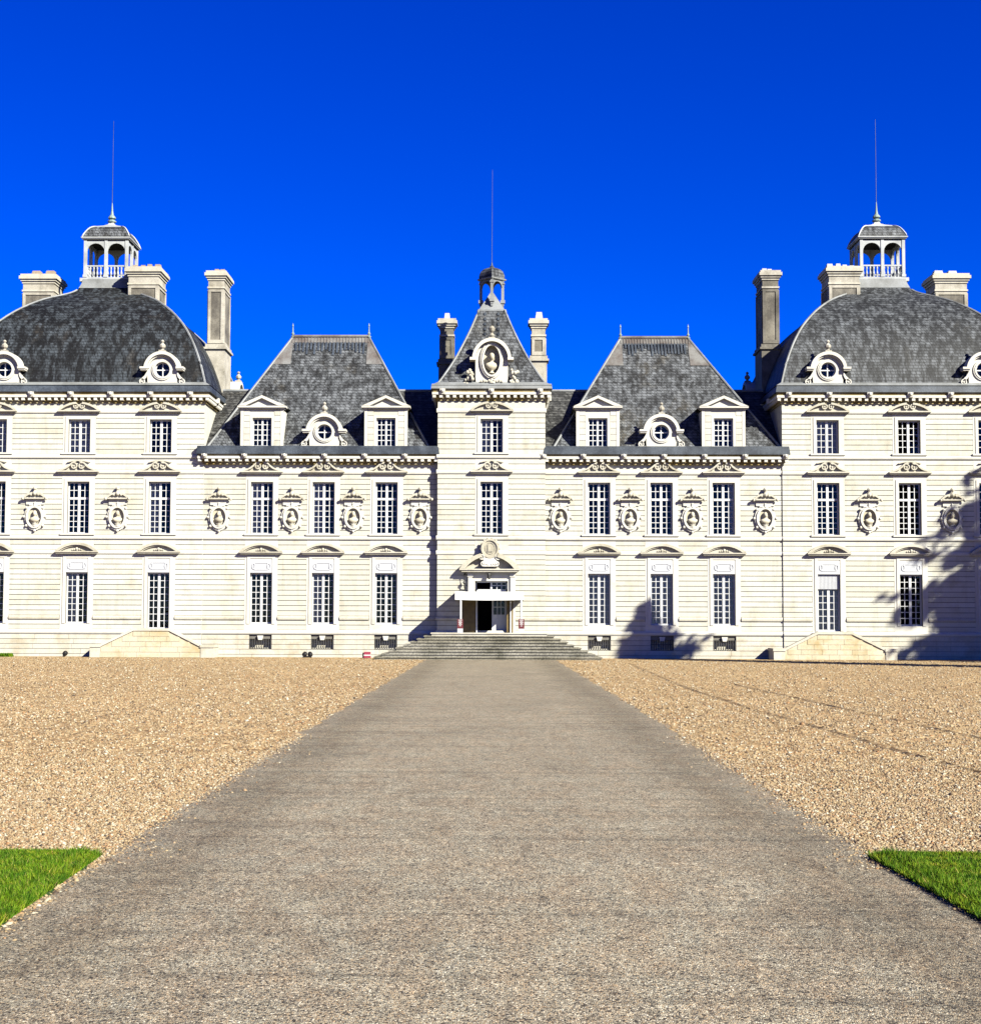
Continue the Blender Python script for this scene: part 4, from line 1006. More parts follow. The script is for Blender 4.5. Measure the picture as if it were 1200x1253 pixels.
for s_ in (-1, 1):
    for i in range(5):
        z = zt - 0.25 - 0.3 * i; hq = np.interp(z, [p_[1] for p_ in TP], [p_[0] for p_ in TP]); hk.box(s_ * 0.36 - 0.06, s_ * 0.36 + 0.06, -hq - 0.07, -hq + 0.05, z - 0.07, z + 0.07)
new('roof_hook', hk, 'lead', tr)
ztl = lambda py: Z(602, py, TY)
zb_, ze_ = ztl(369.0), ztl(344.0)
ln = new('turret_lantern', MB().box(-0.12, 0.12, -0.12, 0.12, zb_ - 0.7, zb_ - 0.2), 'leadpale', CH, (TX, TY, 0))
dR = 0.60
for a in range(4):
    ang = a * math.pi / 2
    new('column', MB().box(-0.075, 0.075, -0.075, 0.075, zb_ - 0.25, ze_).box(-0.13, 0.13, -0.13, 0.13, zb_ - 0.12, zb_ + 0.05).box(-0.11, 0.11, -0.11, 0.11, ze_ - 0.2, ze_ - 0.12), 'leadpale', ln, (dR * math.cos(ang), dR * math.sin(ang), 0), ang)
    new('bracket', MB().box(dR - 0.5, dR + 0.05, -0.06, 0.06, zb_ - 0.36, zb_ - 0.24), 'leadpale', ln, (0, 0, 0), ang)
    L = dR / math.sqrt(2); r = L - 0.09
    arc = [(r * math.cos(math.pi * i / 10), ze_ - 0.08 - r + r * math.sin(math.pi * i / 10)) for i in range(11)]
    new('arch', recalc(MB().prism([(r, ze_), (-r, ze_)] + arc[::-1], -L - 0.04, -L + 0.04).mesh('arch')), 'leadpale', ln, (0, 0, 0), ang + math.pi / 4)
cupo = square_shell([(0.52, ze_ + 0.0), (0.56, ze_ + 0.04), (0.56, ze_ + 0.10), (0.50, ze_ + 0.12)]).mesh('eave')
new('eave', cupo, 'leadpale', ln, (0, 0, 0), math.pi / 4)
hc = ztl(327.5) - ze_ - 0.12
cpf = [(0.50, ze_ + 0.12), (0.485, ze_ + 0.12 + hc * 0.35), (0.41, ze_ + 0.12 + hc * 0.68), (0.27, ze_ + 0.12 + hc * 0.9), (0.10, ze_ + 0.12 + hc)]
new('cupola', square_shell(smooth_prof(cpf, 3)).mesh('cupola', True), 'slate_wing', ln, (0, 0, 0), math.pi / 4)
new('cupola_ceiling', MB().add([(dR * math.cos(i * math.pi / 2), dR * math.sin(i * math.pi / 2), ze_ + 0.02) for i in range(4)], [(0, 1, 2, 3)]), 'room', ln)
new('lightning_rod', MB().lathe([(0.10, 0), (0.13, 0.06), (0.05, 0.14), (0.03, 0.3)], 0, 0, ze_ + 0.10 + hc, 8).tube([(0, 0, ze_ + hc + 0.3), (0.02, 0, Z(602.5, 208, TY))], 0.016, 5, 0.009), 'lead', ln)
# chimneys flanking the tower roof
yc = TY + 3.2
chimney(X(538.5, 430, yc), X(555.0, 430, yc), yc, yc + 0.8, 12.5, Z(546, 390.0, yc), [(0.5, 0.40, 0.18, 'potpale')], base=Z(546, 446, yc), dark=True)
chimney(X(650.5, 430, yc), X(667.0, 430, yc), yc, yc + 0.8, 12.5, Z(659, 390.0, yc), [(0.55, 0.44, 0.22, 'potpale')], base=Z(659, 442, yc))

# ---- bust dormer on the tower roof
yd = YT - 0.02; zd_ = Z(602, 471.5, yd)
q_ = lambda py: Z(602, py, yd) - zd_
n = 32; cz = q_(440.0); ry_, rx_ = 0.88, 0.50
out = []
for k_ in range(n):
    a = 2 * math.pi * k_ / n; dx, dz = math.cos(a), math.sin(a)
    if dz >= 0: out.append((0.98 * dx, cz + 1.0 * dz))
    else:
        t_ = min(0.98 / abs(dx) if abs(dx) > 1e-6 else 9e9, cz / abs(dz)); out.append((t_ * dx, cz + t_ * dz))
bd = new('bust_dormer', recalc(MB().ring(out, oval(rx_, ry_ * 0.93, 0, cz, n), 0, 0.35).mesh('bust_dormer')), 'trim', CH, (X(601.5, 440, yd), yd, zd_), 0, (0.88, 1.0, 0.97))
new('niche', recalc(MB().prism([(x, z) for x, z in oval(rx_ + 0.02, ry_, 0, cz, 24)], 0.30, 0.34).mesh('niche')), 'bust', bd)
sh = MB(); pts = [(-0.97, 0.0), (-0.97, cz)] + [(-0.97 * math.cos(math.pi * i / 12), cz + 0.99 * math.sin(math.pi * i / 12)) for i in range(1, 12)] + [(0.97, cz), (0.97, 0)]
for i in range(len(pts) - 1):
    (xa, za), (xb, zz_) = pts[i], pts[i + 1]; sh.add([(xa, 0.34, za), (xb, 0.34, zz_), (xb, 2.2, zz_), (xa, 2.2, za)], [(0, 1, 2, 3)])
new('dormer_body', sh, 'lead', bd)
new('ring', recalc(MB().ring(oval(rx_ + 0.20, ry_ + 0.14, 0, cz, 26), oval(rx_, ry_ * 0.93, 0, cz, 26), -0.10, -0.001).ring(oval(rx_ + 0.10, ry_ + 0.04, 0, cz, 26), oval(rx_, ry_ * 0.93, 0, cz, 26), -0.15, -0.101).mesh('ring')), 'trim', bd)
hd = MB().ring(oval(1.18, 1.20, 0, cz, 21, 0.12, math.pi - 0.12), oval(0.99, 1.01, 0, cz, 21, 0.12, math.pi - 0.12), -0.32, 0.5, False)
for s_ in (-1, 1):
    xa, xb = sorted((s_ * 0.96, s_ * 1.32)); hd.box(xa, xb, -0.33, 0.48, cz - 0.02, cz + 0.13)
new('arched_hood', recalc(hd.mesh('arched_hood')), 'trim', bd)
new('bust', smooth_mesh(bust_mesh(1.30), 'bust'), 'bust', bd, (0.0, 0.05, cz - 0.72), 0.35)
pdst = MB().lathe([(0.26, 0), (0.26, 0.08), (0.14, 0.14), (0.12, 0.28), (0.2, 0.34)], 0, 0.02, 0.10, 10)
for i in range(-4, 5):
    if i: pdst.ball((i * 0.155, -0.12, 0.20 + 0.05 * (i % 2)), 0.075, 6)
new('garland_pedestal', pdst, 'ped', bd)
for s_ in (-1, 1):
    tro = MB()
    for j in range(16):
        a, b_ = random.uniform(-0.26, 0.26), random.uniform(0.05, 0.85); tro.ball((s_ * 1.36 + a * (1.1 - b_ * 0.5), -0.05 + random.uniform(-0.1, 0.15), b_), random.uniform(0.07, 0.14), 6)
    xa, xb = sorted((s_ * 1.02, s_ * 1.72)); tro.box(xa, xb, -0.2, 0.3, -0.04, 0.06)
    new('carved_trophy', tro, 'ped', bd)
new('finial', MB().box(-0.2, 0.2, -0.2, 0.2, cz + 1.18, cz + 1.26).lathe([(0.1, 0), (0.18, 0.1), (0.12, 0.2), (0.06, 0.26), (0.16, 0.36), (0.2, 0.5), (0.12, 0.62), (0.02, 0.66)], 0, 0, cz + 1.26, 8), 'chim', bd)

# ---- main door
zS = ZL(772.0)
px_ = lambda p_: X(p_, 735, YT) - DOORX
zd = lambda p_: Z(601, p_, YT) - zS
dl, dr = px_(572.5), px_(630.5)
en = MB(); top = zd(700.0); oh = zd(711.0)
en.box(dl, -0.86, -0.06, 0.034, 0, top); en.box(0.86, dr, -0.06, 0.034, 0, top); en.box(-0.86, 0.86, -0.06, 0.034, oh, top)
D = new('main_door', en, 'trim', CH, (DOORX, YT, zS))
for s_ in (-1, 1):
    pil = MB()
    xa, xb = sorted((s_ * 1.0, s_ * 1.22)); pil.box(xa, xb, -0.15, -0.061, 0, top - 0.25); pil.box(xa - 0.05, xb + 0.05, -0.19, -0.062, 0.0, 0.18); pil.box(xa - 0.04, xb + 0.04, -0.19, -0.062, top - 0.25, top - 0.1)
    new('pilaster', pil, 'trim', D)
ent = MB().box(dl - 0.05, dr + 0.05, -0.20, -0.061, top - 0.1, top).box(px_(564.5), px_(633.0), -0.42, 0.0, top, top + 0.09).box(px_(562.0), px_(635.5), -0.48, 0.0, top + 0.091, top + 0.16)
new('entablature', ent, 'ped', D)
hwp = (px_(635.5) - px_(562.0)) / 2; mid = (px_(635.5) + px_(562.0)) / 2
o_ = [(x + mid, z + top + 0.165) for x, z in arc_pts(hwp, 0, 0.86, 17)]; i_ = [(x + mid, z + top + 0.165) for x, z in arc_pts(hwp - 0.30, 0, 0.66, 17)]
pdm = MB().ring(o_[:7], i_[:7], -0.48, 0, False).ring(o_[10:], i_[10:], -0.48, 0, False)
pdm.prism([(x + mid, z + top + 0.166) for x, z in arc_pts(hwp - 0.31, 0, 0.64, 15)][::-1], -0.12, 0)
new('broken_pediment', recalc(pdm.mesh('broken_pediment')), 'ped', D)
ccz = zd(671.5); ccx = px_(599.3)
ct = MB().disc_y(ccx, ccz, 0.40, -0.34, -0.02, 22, 0.44).ring(oval(0.47, 0.51, ccx, ccz, 22), oval(0.38, 0.42, ccx, ccz, 22), -0.40, -0.02)
for i in range(14):
    a = 2 * math.pi * i / 14; ct.ball((ccx + 0.49 * math.cos(a), -0.30, ccz + 0.53 * math.sin(a)), 0.06, 6)
car = new('cartouche', ct, 'ped', D)
mono = MB().box(ccx - 0.13, ccx - 0.08, -0.375, -0.341, ccz - 0.18, ccz + 0.20).box(ccx - 0.08, ccx + 0.13, -0.375, -0.341, ccz - 0.18, ccz - 0.13).ring(oval(0.27, 0.31, ccx, ccz, 18), oval(0.245, 0.285, ccx, ccz, 18), -0.36, -0.342)
new('monogram', mono, 'chim', car)
cb = MB().frustum(ccx - 0.42, ccx + 0.42, -0.46, 0, zd(693.5), ccx - 0.30, ccx + 0.30, -0.36, 0, ccz - 0.46)
for s_ in (-1, 1):
    volute(cb, ccx + s_ * 0.42, zd(682.0), 0.15, -0.35); volute(cb, ccx + s_ * 0.36, zd(690.0), 0.13, -0.40)
    for j in range(4): cb.ball((ccx + s_ * (0.1 + 0.09 * j), -0.42, zd(693.0) + 0.08 + 0.03 * j), 0.07, 6)
new('cartouche_base', recalc(cb.mesh('cartouche_base')), 'trim', D)
# door joinery: transom light, open left leaf, glazed right leaf
jn = MB(); zt0, zt1 = zd(724.5), zd(721.5)
jn.box(-0.86, 0.86, 0.28, 0.36, zt0, zt1 + 0.02); jn.box(-0.86, 0.86, 0.28, 0.36, oh - 0.08, oh); jn.box(-0.86, -0.78, 0.28, 0.36, 0, oh); jn.box(0.78, 0.86, 0.28, 0.36, 0, oh); jn.box(-0.05, 0.05, 0.27, 0.36, zt1, oh)
for i in (1, 2): jn.box(0.05 + 0.73 * i / 3 - 0.02, 0.05 + 0.73 * i / 3 + 0.02, 0.29, 0.34, zt1, oh)
jn.box(0.05, 0.78, 0.29, 0.34, (zt1 + oh) / 2 - 0.02, (zt1 + oh) / 2 + 0.02)
new('door_frame', jn, 'paint', D)
leaf = MB(); zl1 = zd(752.0)
leaf.box(0.03, 0.78, 0.29, 0.34, 0.02, zl1); leaf.box(0.03, 0.12, 0.29, 0.34, zl1, zt0); leaf.box(0.70, 0.78, 0.29, 0.34, zl1, zt0)
for i in (1, 2): leaf.box(0.12 + 0.58 * i / 3 - 0.02, 0.12 + 0.58 * i / 3 + 0.02, 0.295, 0.335, zl1, zt0)
for i in (1, 2): z = zl1 + (zt0 - zl1) * i / 3; leaf.box(0.12, 0.70, 0.296, 0.334, z - 0.02, z + 0.02)
dlf = new('door_leaf', leaf, 'paint', D)
new('pane', MB().add([(0.03, 0.315, zl1), (0.78, 0.315, zl1), (0.78, 0.315, oh), (0.03, 0.315, oh)], [(0, 1, 2, 3)]), 'glass', dlf)
new('door_leaf', MB().box(-0.80, -0.75, 0.37, 1.15, 0.02, zt0), 'wood', D)
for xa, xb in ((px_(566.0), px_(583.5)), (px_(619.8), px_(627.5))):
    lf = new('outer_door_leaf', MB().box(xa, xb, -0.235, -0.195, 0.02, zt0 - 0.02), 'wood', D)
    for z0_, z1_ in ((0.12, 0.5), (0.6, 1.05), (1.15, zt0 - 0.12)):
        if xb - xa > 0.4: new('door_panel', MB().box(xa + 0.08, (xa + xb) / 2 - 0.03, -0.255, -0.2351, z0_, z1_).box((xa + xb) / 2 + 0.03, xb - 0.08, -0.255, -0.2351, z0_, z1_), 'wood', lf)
new('keystone_lantern', MB().lathe([(0.02, 0), (0.09, 0.06), (0.11, 0.25), (0.05, 0.34), (0.02, 0.42)], -0.12, -0.32, zd(709), 7).tube([(-0.12, -0.32, zd(709) + 0.4), (-0.12, -0.32, top + 0.01)], 0.015, 4), 'iron', D)
new('wall_bracket', MB().tube([(-1.38, -0.02, zd(722)), (-1.42, -0.22, zd(717)), (-1.36, -0.24, zd(710)), (-1.44, -0.20, zd(704)), (-1.38, -0.06, zd(702))], 0.035, 6).ball((-1.42, -0.22, zd(713)), 0.09, 7), 'iron', D)

# ---- main stair: shallow steps on three sides
NS = 9; ztop = zS; plat_y = YT - 2.1
for i in range(NS):
    h1 = ztop * (NS - i) / NS; t_ = 0.225 * i
    xa = X(528, 773, plat_y) + (X(459, 803, -4) - X(528, 773, plat_y)) * i / (NS - 1); xb = X(669, 773, plat_y) + (X(735, 803, -4) - X(669, 773, plat_y)) * i / (NS - 1)
    mb = MB().box(xa, xb, plat_y - t_, YT - 0.052 if i < 99 else 0, h1 - ztop / NS, h1 - 0.055)
    mb.box(xa - 0.05, xb + 0.05, plat_y - t_ - 0.05, YT - 0.053, h1 - 0.055, h1)
    new('step', mb, 'step' if i else 'plinth', CH)
# ---- side stairs in front of the pavilion doors
def perron(p):
    yf, yw = YP - 1.55, YP - 0.06
    x_ = lambda v_: X(v_, 785, yf); z_ = lambda v_, q=p[2]: Z(q, v_, yf)
    a0, a1, b0, b1 = x_(p[0]), x_(p[1]), x_(p[3]), x_(p[4])
    ztp, zlo = z_(p[5]), z_(p[6])
    body = MB().prism([(a0, -0.1), (b1, -0.1), (b1, zlo - 0.08), (b0, ztp - 0.08), (a1, ztp - 0.08), (a0, zlo - 0.08)], yf, yf + 0.30)
    o = new('side_stair', recalc(body.mesh('side_stair')), 'perron', CH)
    cs = MB().prism([(a0 - 0.03, zlo - 0.08), (a1, ztp - 0.08), (b0, ztp - 0.08), (b1 + 0.03, zlo - 0.08), (b1 + 0.03, zlo + 0.05), (b0 + 0.02, ztp + 0.05), (a1 - 0.02, ztp + 0.05), (a0 - 0.03, zlo + 0.05)], yf - 0.06, yf + 0.34)
    new('coping', recalc(cs.mesh('coping')), 'plinth', o)
    for s_, (e0, e1) in ((-1, (p[7], p[0])), (1, (p[4], p[8]))):
        new('end_block', MB().box(x_(e0), x_(e1) - 0.001, yf - 0.05, yw, -0.1, zlo - 0.09).box(x_(e0) - 0.04, x_(e1) + 0.03, yf - 0.09, yw, zlo - 0.089, zlo + 0.06), 'plinth', o)
    nr = 5; rowz = [0.0 + (ztp - 0.09) * q / nr for q in range(nr + 1)]
    for q in range(nr):
        z0_, z1_ = rowz[q], rowz[q + 1]
        fz = max(0.0, (z1_ - (zlo - 0.08)) / (ztp - zlo)); xa = a0 + (a1 - a0) * fz; xb = b1 + (b0 - b1) * fz
        nb = max(2, round((xb - xa) / random.uniform(0.75, 1.0)))
        cuts = [xa + (xb - xa) * (j + (random.uniform(-0.2, 0.2) if 0 < j < nb else 0)) / nb for j in range(nb + 1)]
        for j in range(nb):
            ob = new('stone_block', unit, None, o, ((cuts[j] + cuts[j + 1]) / 2, yf - 0.018 + random.uniform(-0.004, 0.004), (z0_ + z1_) / 2), 0, (cuts[j + 1] - cuts[j] - 0.012, 0.017, z1_ - z0_ - 0.016))
            ob.material_slots[0].link = 'OBJECT'; ob.material_slots[0].material = M['perron']
    new('landing', MB().box(a1, b0, yf + 0.305, yw, -0.1, ztp - 0.02), 'plinth', o)
    ns = 5
    for i in range(ns):
        zt_ = zlo * 0.2 + (ztp - 0.02 - zlo * 0.2) * (i + 1) / (ns + 1)
        for e0, e1 in ((a0, a1), (b1, b0)):
            x0 = e0 + (e1 - e0) * i / ns; x1 = e0 + (e1 - e0) * (i + 1) / ns
            new('tread', MB().box(min(x0, x1), max(x0, x1) - 0.002, yf + 0.306, yw, -0.1, zt_), 'plinth', o)
perron((123, 163.5, 185, 207, 246, 770.0, 790.0, 110.5, 261.5))
perron((960, 1000, 1020, 1042, 1083, 774.5, 795.0, 946, 1097))

# ================================================================== SMALL THINGS
# white canopy over the door
yc0, yc1 = YT - 0.03, YT - 2.0
Yf = yc1
cx0, cx1 = X(556.5, 730, Yf), X(640.5, 730, Yf); zc0, zc1 = Z(600, 734.5, Yf), Z(600, 724.0, Yf)
cn = tag(empty('entrance_canopy', (X(600, 770, Yf), Yf, zS)), 'white fabric canopy on slim posts over the main doorway', 'canopy')
cnp = lambda nm, mb, m: new(nm, mb, m, cn, (-cn.location.x, -cn.location.y, -cn.location.z))
nx = 12; vs, fs = [], []
for j in range(7):
    for i in range(nx + 1):
        x = cx0 + (cx1 - cx0) * i / nx; y = yc1 + (yc0 - yc1) * j / 6
        vs.append((x, y, zc1 - 0.05 * math.sin(math.pi * i / nx) * math.sin(math.pi * j / 6) + 0.02 * j / 6))
for j in range(6):
    for i in range(nx): k_ = j * (nx + 1) + i; fs.append((k_, k_ + 1, k_ + nx + 2, k_ + nx + 1))
rf = MB().add(vs, fs); cnp('canopy_roof', rf, 'fabric')
vl = []; fs = []; per = [(cx0, yc0), (cx0, yc1), (cx1, yc1), (cx1, yc0)]; pts = []
for (xa, ya), (xb, yb_) in zip(per[:-1], per[1:]):
    for i in range(12): pts.append((xa + (xb - xa) * i / 12, ya + (yb_ - ya) * i / 12))
pts.append(per[-1])
for i, (x, y) in enumerate(pts):
    sag = 0.05 * math.sin(math.pi * ((i % 12) / 12.0)); wv = 0.012 * math.sin(i * 2.1)
    vl += [(x + wv, y + wv, zc0 - sag * 0.6 + 0.02), (x, y, zc1 + 0.005)]
    if i: fs.append((2 * i - 2, 2 * i, 2 * i + 1, 2 * i - 1))
cnp('valance', MB().add(vl, fs), 'fabric')
for px, yy in ((563.5, yc1 + 0.06), (637.5, yc1 + 0.06), (583.0, yc0 - 0.25), (624.5, yc0 - 0.25)):
    cnp('post', MB().tube([(X(px, 750, yy), yy, zS), (X(px, 750, yy), yy, zc1 - 0.02)], 0.045 if yy > -2 else 0.055, 8), 'paint')
# information boards at the top of the steps
for px, lab in ((563.0, 'small dark red and white notice board at the left canopy post'), (637.8, 'small dark red and white notice board at the right canopy post')):
    lab = lab.replace('at the left canopy post', 'standing by the canopy post on the shaded side').replace('at the right canopy post', 'standing by the canopy post on the sunlit side')
    yy = plat_y + 0.08; x = X(px, 765, yy)
    e = tag(empty('notice_board', (x, yy, zS)), lab, 'notice board', 'notice boards at the top of the entrance steps')
    hh = Z(px, 757.5, yy) - zS
    new('board', MB().box(-0.15, 0.15, 0, 0.04, 0.22, hh), 'red', e)
    new('foot_panel', MB().box(-0.14, 0.14, 0.0, 0.05, 0.0, 0.219), 'panel', e)
    pr = MB()
    for i, (z, wd) in enumerate(((hh - 0.05, 0.10), (hh - 0.11, 0.07), (hh - 0.17, 0.09), (hh - 0.22, 0.06), (hh - 0.27, 0.08), (0.36, 0.05))): pr.box(-wd, wd, -0.004, -0.0005, z - 0.014, z + 0.014)
    pr.box(-0.11, 0.11, -0.004, -0.0005, 0.05, 0.08).box(-0.09, 0.09, -0.004, -0.0005, 0.12, 0.15)
    new('print', pr, 'white', e)
# floodlights on the ground in front of the wall
def flood(px, py, n, label):
    g0 = G(px, py + 2.0); y = -0.9; x = X(px, py, y)
    e = tag(empty('floodlight', (x, y, 0.0)), label, 'floodlight')
    for i in range(n):
        ox = (i - (n - 1) / 2) * 0.36
        h_ = new('lamp_head', MB().lathe([(0.07, 0), (0.12, 0.05), (0.135, 0.13), (0.11, 0.23), (0.04, 0.26)], 0, 0, 0.0, 12), 'lamp', e, (ox, 0, 0.10)); h_.rotation_euler = (R_(-55), 0, R_(20 if i else -20))
        new('bracket', MB().box(-0.05, 0.05, -0.05, 0.05, 0, 0.16), 'lamp', e, (ox, 0, 0.004))
    if n > 1: new('base_bar', MB().box(-0.2, 0.2, -0.04, 0.04, 0.02, 0.09), 'lamp', e)
flood(78.5, 801.5, 1, 'single black floodlight on the gravel near the pavilion side stair')
flood(376, 801.5, 2, 'pair of black floodlights on one bar on the gravel below the wing windows')
yy = -1.6; x = X(449.5, 800, yy)
e = tag(empty('red_crate', (x, yy, 0)), 'small red crate with a white stripe lying beside the foot of the entrance steps', 'crate')
new('crate_body', MB().box(-0.17, 0.17, -0.2, 0.2, 0.02, 0.13).box(-0.16, 0.16, -0.19, 0.19, 0.19, 0.33), 'redbox', e)
new('white_stripe', MB().box(-0.165, 0.165, -0.195, 0.195, 0.131, 0.189), 'white', e)
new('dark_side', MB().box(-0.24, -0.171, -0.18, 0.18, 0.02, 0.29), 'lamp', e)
# low clipped border at the foot of the left pavilion
yy = -1.0; vs = []
def blades(n, xf, yf, hf, base=0.0, lean=0.35, width=0.006, seed=3):
    r = np.random.default_rng(seed)
    x, y = xf(r, n), yf(r, n); h = hf(r, n); a = r.uniform(0, 2 * np.pi, n); ln_ = r.normal(0, lean, (n, 2))
    w_ = width * r.uniform(0.7, 1.4, n)
    v_ = np.zeros((n, 3, 3)); v_[:, 0] = np.stack([x - w_ * np.cos(a), y - w_ * np.sin(a), np.full(n, base)], 1); v_[:, 1] = np.stack([x + w_ * np.cos(a), y + w_ * np.sin(a), np.full(n, base)], 1)
    v_[:, 2] = np.stack([x + ln_[:, 0] * h, y + ln_[:, 1] * h, base + h], 1)
    return v_.reshape(-1, 3), r.random(n)
def tri_mesh(name, verts, tris, tint_per_face):
    me = bpy.data.meshes.new(name); nv, nf = len(verts), len(tris)
    me.vertices.add(nv); me.vertices.foreach_set('co', np.asarray(verts, dtype=np.float32).ravel())
    me.loops.add(nf * 3); me.loops.foreach_set('vertex_index', np.asarray(tris, dtype=np.int32).ravel())
    me.polygons.add(nf); me.polygons.foreach_set('loop_start', np.arange(0, nf * 3, 3, dtype=np.int32))
    at = me.attributes.new('tint', 'FLOAT', 'FACE'); at.data.foreach_set('value', np.asarray(tint_per_face, dtype=np.float32))
    me.update(calc_edges=True); me.validate(); return me
bx1 = X(15.5, 802, yy)
vt, tn = blades(2600, lambda r, n: r.uniform(-28, bx1, n), lambda r, n: r.uniform(-1.35, -0.75, n), lambda r, n: r.uniform(0.10, 0.22, n), 0.0, 0.3, 0.03, 5)
tag(new('border_plants', tri_mesh('border_plants', vt, np.arange(len(vt)).reshape(-1, 3), tn * 0.7), 'grass'), 'low strip of green plants along the foot of the domed pavilion wall', 'plants', None, 'stuff')

# ================================================================== LAWNS
def lawn(name, poly_x, y0, y1, side, seed):
    # inner edge follows the path, outer edge runs far beyond the picture
    ex = lambda y: side * np.interp(y, [y0, y1], [poly_x[0], poly_x[1]])
    n = 60; v_, f_ = [], []
    out = side * 16.0; top = 0.055
    for i in range(n + 1):
        y = y0 + (y1 - y0) * i / n; x = float(ex(y)) + 0.03 * math.sin(i * 1.1 + seed) + random.uniform(-0.03, 0.03)
        v_ += [(x - side * 0.05, y, 0.002), (x + side * 0.02, y, top * 0.8), (x + side * 0.10, y, top), (out, y, top)]
        if i:
            k = 4 * i
            for j in range(3): f_.append((k - 4 + j, k - 3 + j, k + 1 + j, k + j))
    e = 4 * n; f_.append((e, e + 1, e + 2, e + 3)); m_ = len(v_); v_ += [(v_[e][0], y1 + 0.03, 0.002), (out, y1 + 0.03, 0.002)]; f_.append((e, e + 3, m_ + 1, m_))
    o = tag(new(name, recalc(MB().add(v_, f_).mesh(name)), 'turf'), kind='structure')
    vs_, tn_ = [], []
    for (n_, d0, d1, hh, wd, sd) in ((130000, 0.0, 2.6, (0.012, 0.032), 0.0034, seed), (60000, 2.6, 9.0, (0.015, 0.035), 0.007, seed + 1), (14000, -0.11, 0.12, (0.02, 0.075), 0.0042, seed + 2), (1500, -0.05, 0.9, (0.04, 0.06), 0.0045, seed + 3)):
        xx = {}
        def yf(r, n, xx=xx): xx['y'] = r.uniform(max(y0, -74), y1 + 0.02, n); return xx['y']
        def xf(r, n, xx=xx, d0=d0, d1=d1):
            u = r.uniform(0, 1, n) ** 1.4; xx['d'] = d0 + (d1 - d0) * u; return xx['d'] * 0
        v1, t1 = blades(n_, xf, yf, lambda r, n, hh=hh: r.uniform(*hh, n), 0.0, 0.45, wd, sd)
        v1 = v1.reshape(-1, 3, 3); d = xx['d']; v1[:, :, 0] += (ex(xx['y']) + side * (d + 0.05))[:, None]
        v1[:, :, 2] += np.where(d < 0.0, 0.02, np.where(d < 0.1, 0.045, 0.053))[:, None]
        vs_.append(v1.reshape(-1, 3)); tn_.append(t1)
    # a tufted back edge
    r = np.random.default_rng(seed + 9); n_ = 5000
    v1, t1 = blades(n_, lambda r, n: side * 0.0 + r.uniform(0, 5, n) * side, lambda r, n: y1 + r.uniform(-0.06, 0.04, n), lambda r, n: r.uniform(0.015, 0.04, n), 0.035, 0.4, 0.006, seed + 4)
    v1[:, 0] += float(ex(y1)); vs_.append(v1); tn_.append(t1)
    vv = np.concatenate(vs_); tt = np.concatenate(tn_)
    gr = tag(new('grass', tri_mesh('grass', vv, np.arange(len(vv)).reshape(-1, 3), tt), 'grass', o), kind='stuff')
gl = [G(116, 1039, 0.07), G(2, 1118, 0.05)]; gr_ = [G(1071, 1041, 0.07), G(1200, 1114, 0.05)]
lawn('lawn', (-(gl[1].x + (gl[1].x - gl[0].x) / (gl[1].y - gl[0].y) * (-80 - gl[1].y)), -gl[0].x), -80.0, gl[0].y, -1, 21)
lawn('lawn', (gr_[1].x + (gr_[1].x - gr_[0].x) / (gr_[1].y - gr_[0].y) * (-80 - gr_[1].y), gr_[0].x), -80.0, gr_[0].y, 1, 41)

# ================================================================== PEBBLES (near part of the gravel yard; beyond it the material takes over)
ico = np.array([(0, 0, 1), (0.85, 0, 0.35), (0.26, 0.81, 0.4), (-0.69, 0.5, 0.3), (-0.69, -0.5, 0.38), (0.26, -0.81, 0.3), (0.7, 0.5, -0.5), (-0.27, 0.83, -0.5), (-0.87, 0, -0.5), (-0.27, -0.83, -0.5), (0.7, -0.5, -0.5)], dtype=float)
itr = np.array([(0, 1, 2), (0, 2, 3), (0, 3, 4), (0, 4, 5), (0, 5, 1), (1, 6, 2), (2, 6, 7), (2, 7, 3), (3, 7, 8), (3, 8, 4), (4, 8, 9), (4, 9, 5), (5, 9, 10), (5, 10, 1), (1, 10, 6)])
def pebbles(px_, py_, size, tint, seed, zoff=0.0):
    r = np.random.default_rng(seed); n = len(px_)
    a = r.uniform(0, 2 * np.pi, n); sx, sy, sz = size * r.uniform(0.75, 1.25, n), size * r.uniform(0.6, 1.0, n), size * r.uniform(0.4, 0.75, n)
    sh_ = ico[None] * (1 + r.normal(0, 0.13, (n, 11, 1)))
    x = sh_[:, :, 0] * sx[:, None]; y = sh_[:, :, 1] * sy[:, None]; z = sh_[:, :, 2] * sz[:, None]
    tl = r.normal(0, 0.25, n)[:, None]; z = z + x * tl
    X_ = x * np.cos(a)[:, None] - y * np.sin(a)[:, None] + px_[:, None]; Y_ = x * np.sin(a)[:, None] + y * np.cos(a)[:, None] + py_[:, None]
    V = np.stack([X_, Y_, z + (sz * 0.35 + zoff)[:, None]], 2).reshape(-1, 3)
    T = (itr[None] + 11 * np.arange(n)[:, None, None]).reshape(-1, 3)
    return V, T, np.repeat(tint, 15)
VV, TT, CC = [], [], []; off = 0
def addp(*a):
    global off
    V, T, C = pebbles(*a); VV.append(V); TT.append(T + off); CC.append(C); off += len(V)
yb0 = gl[0].y
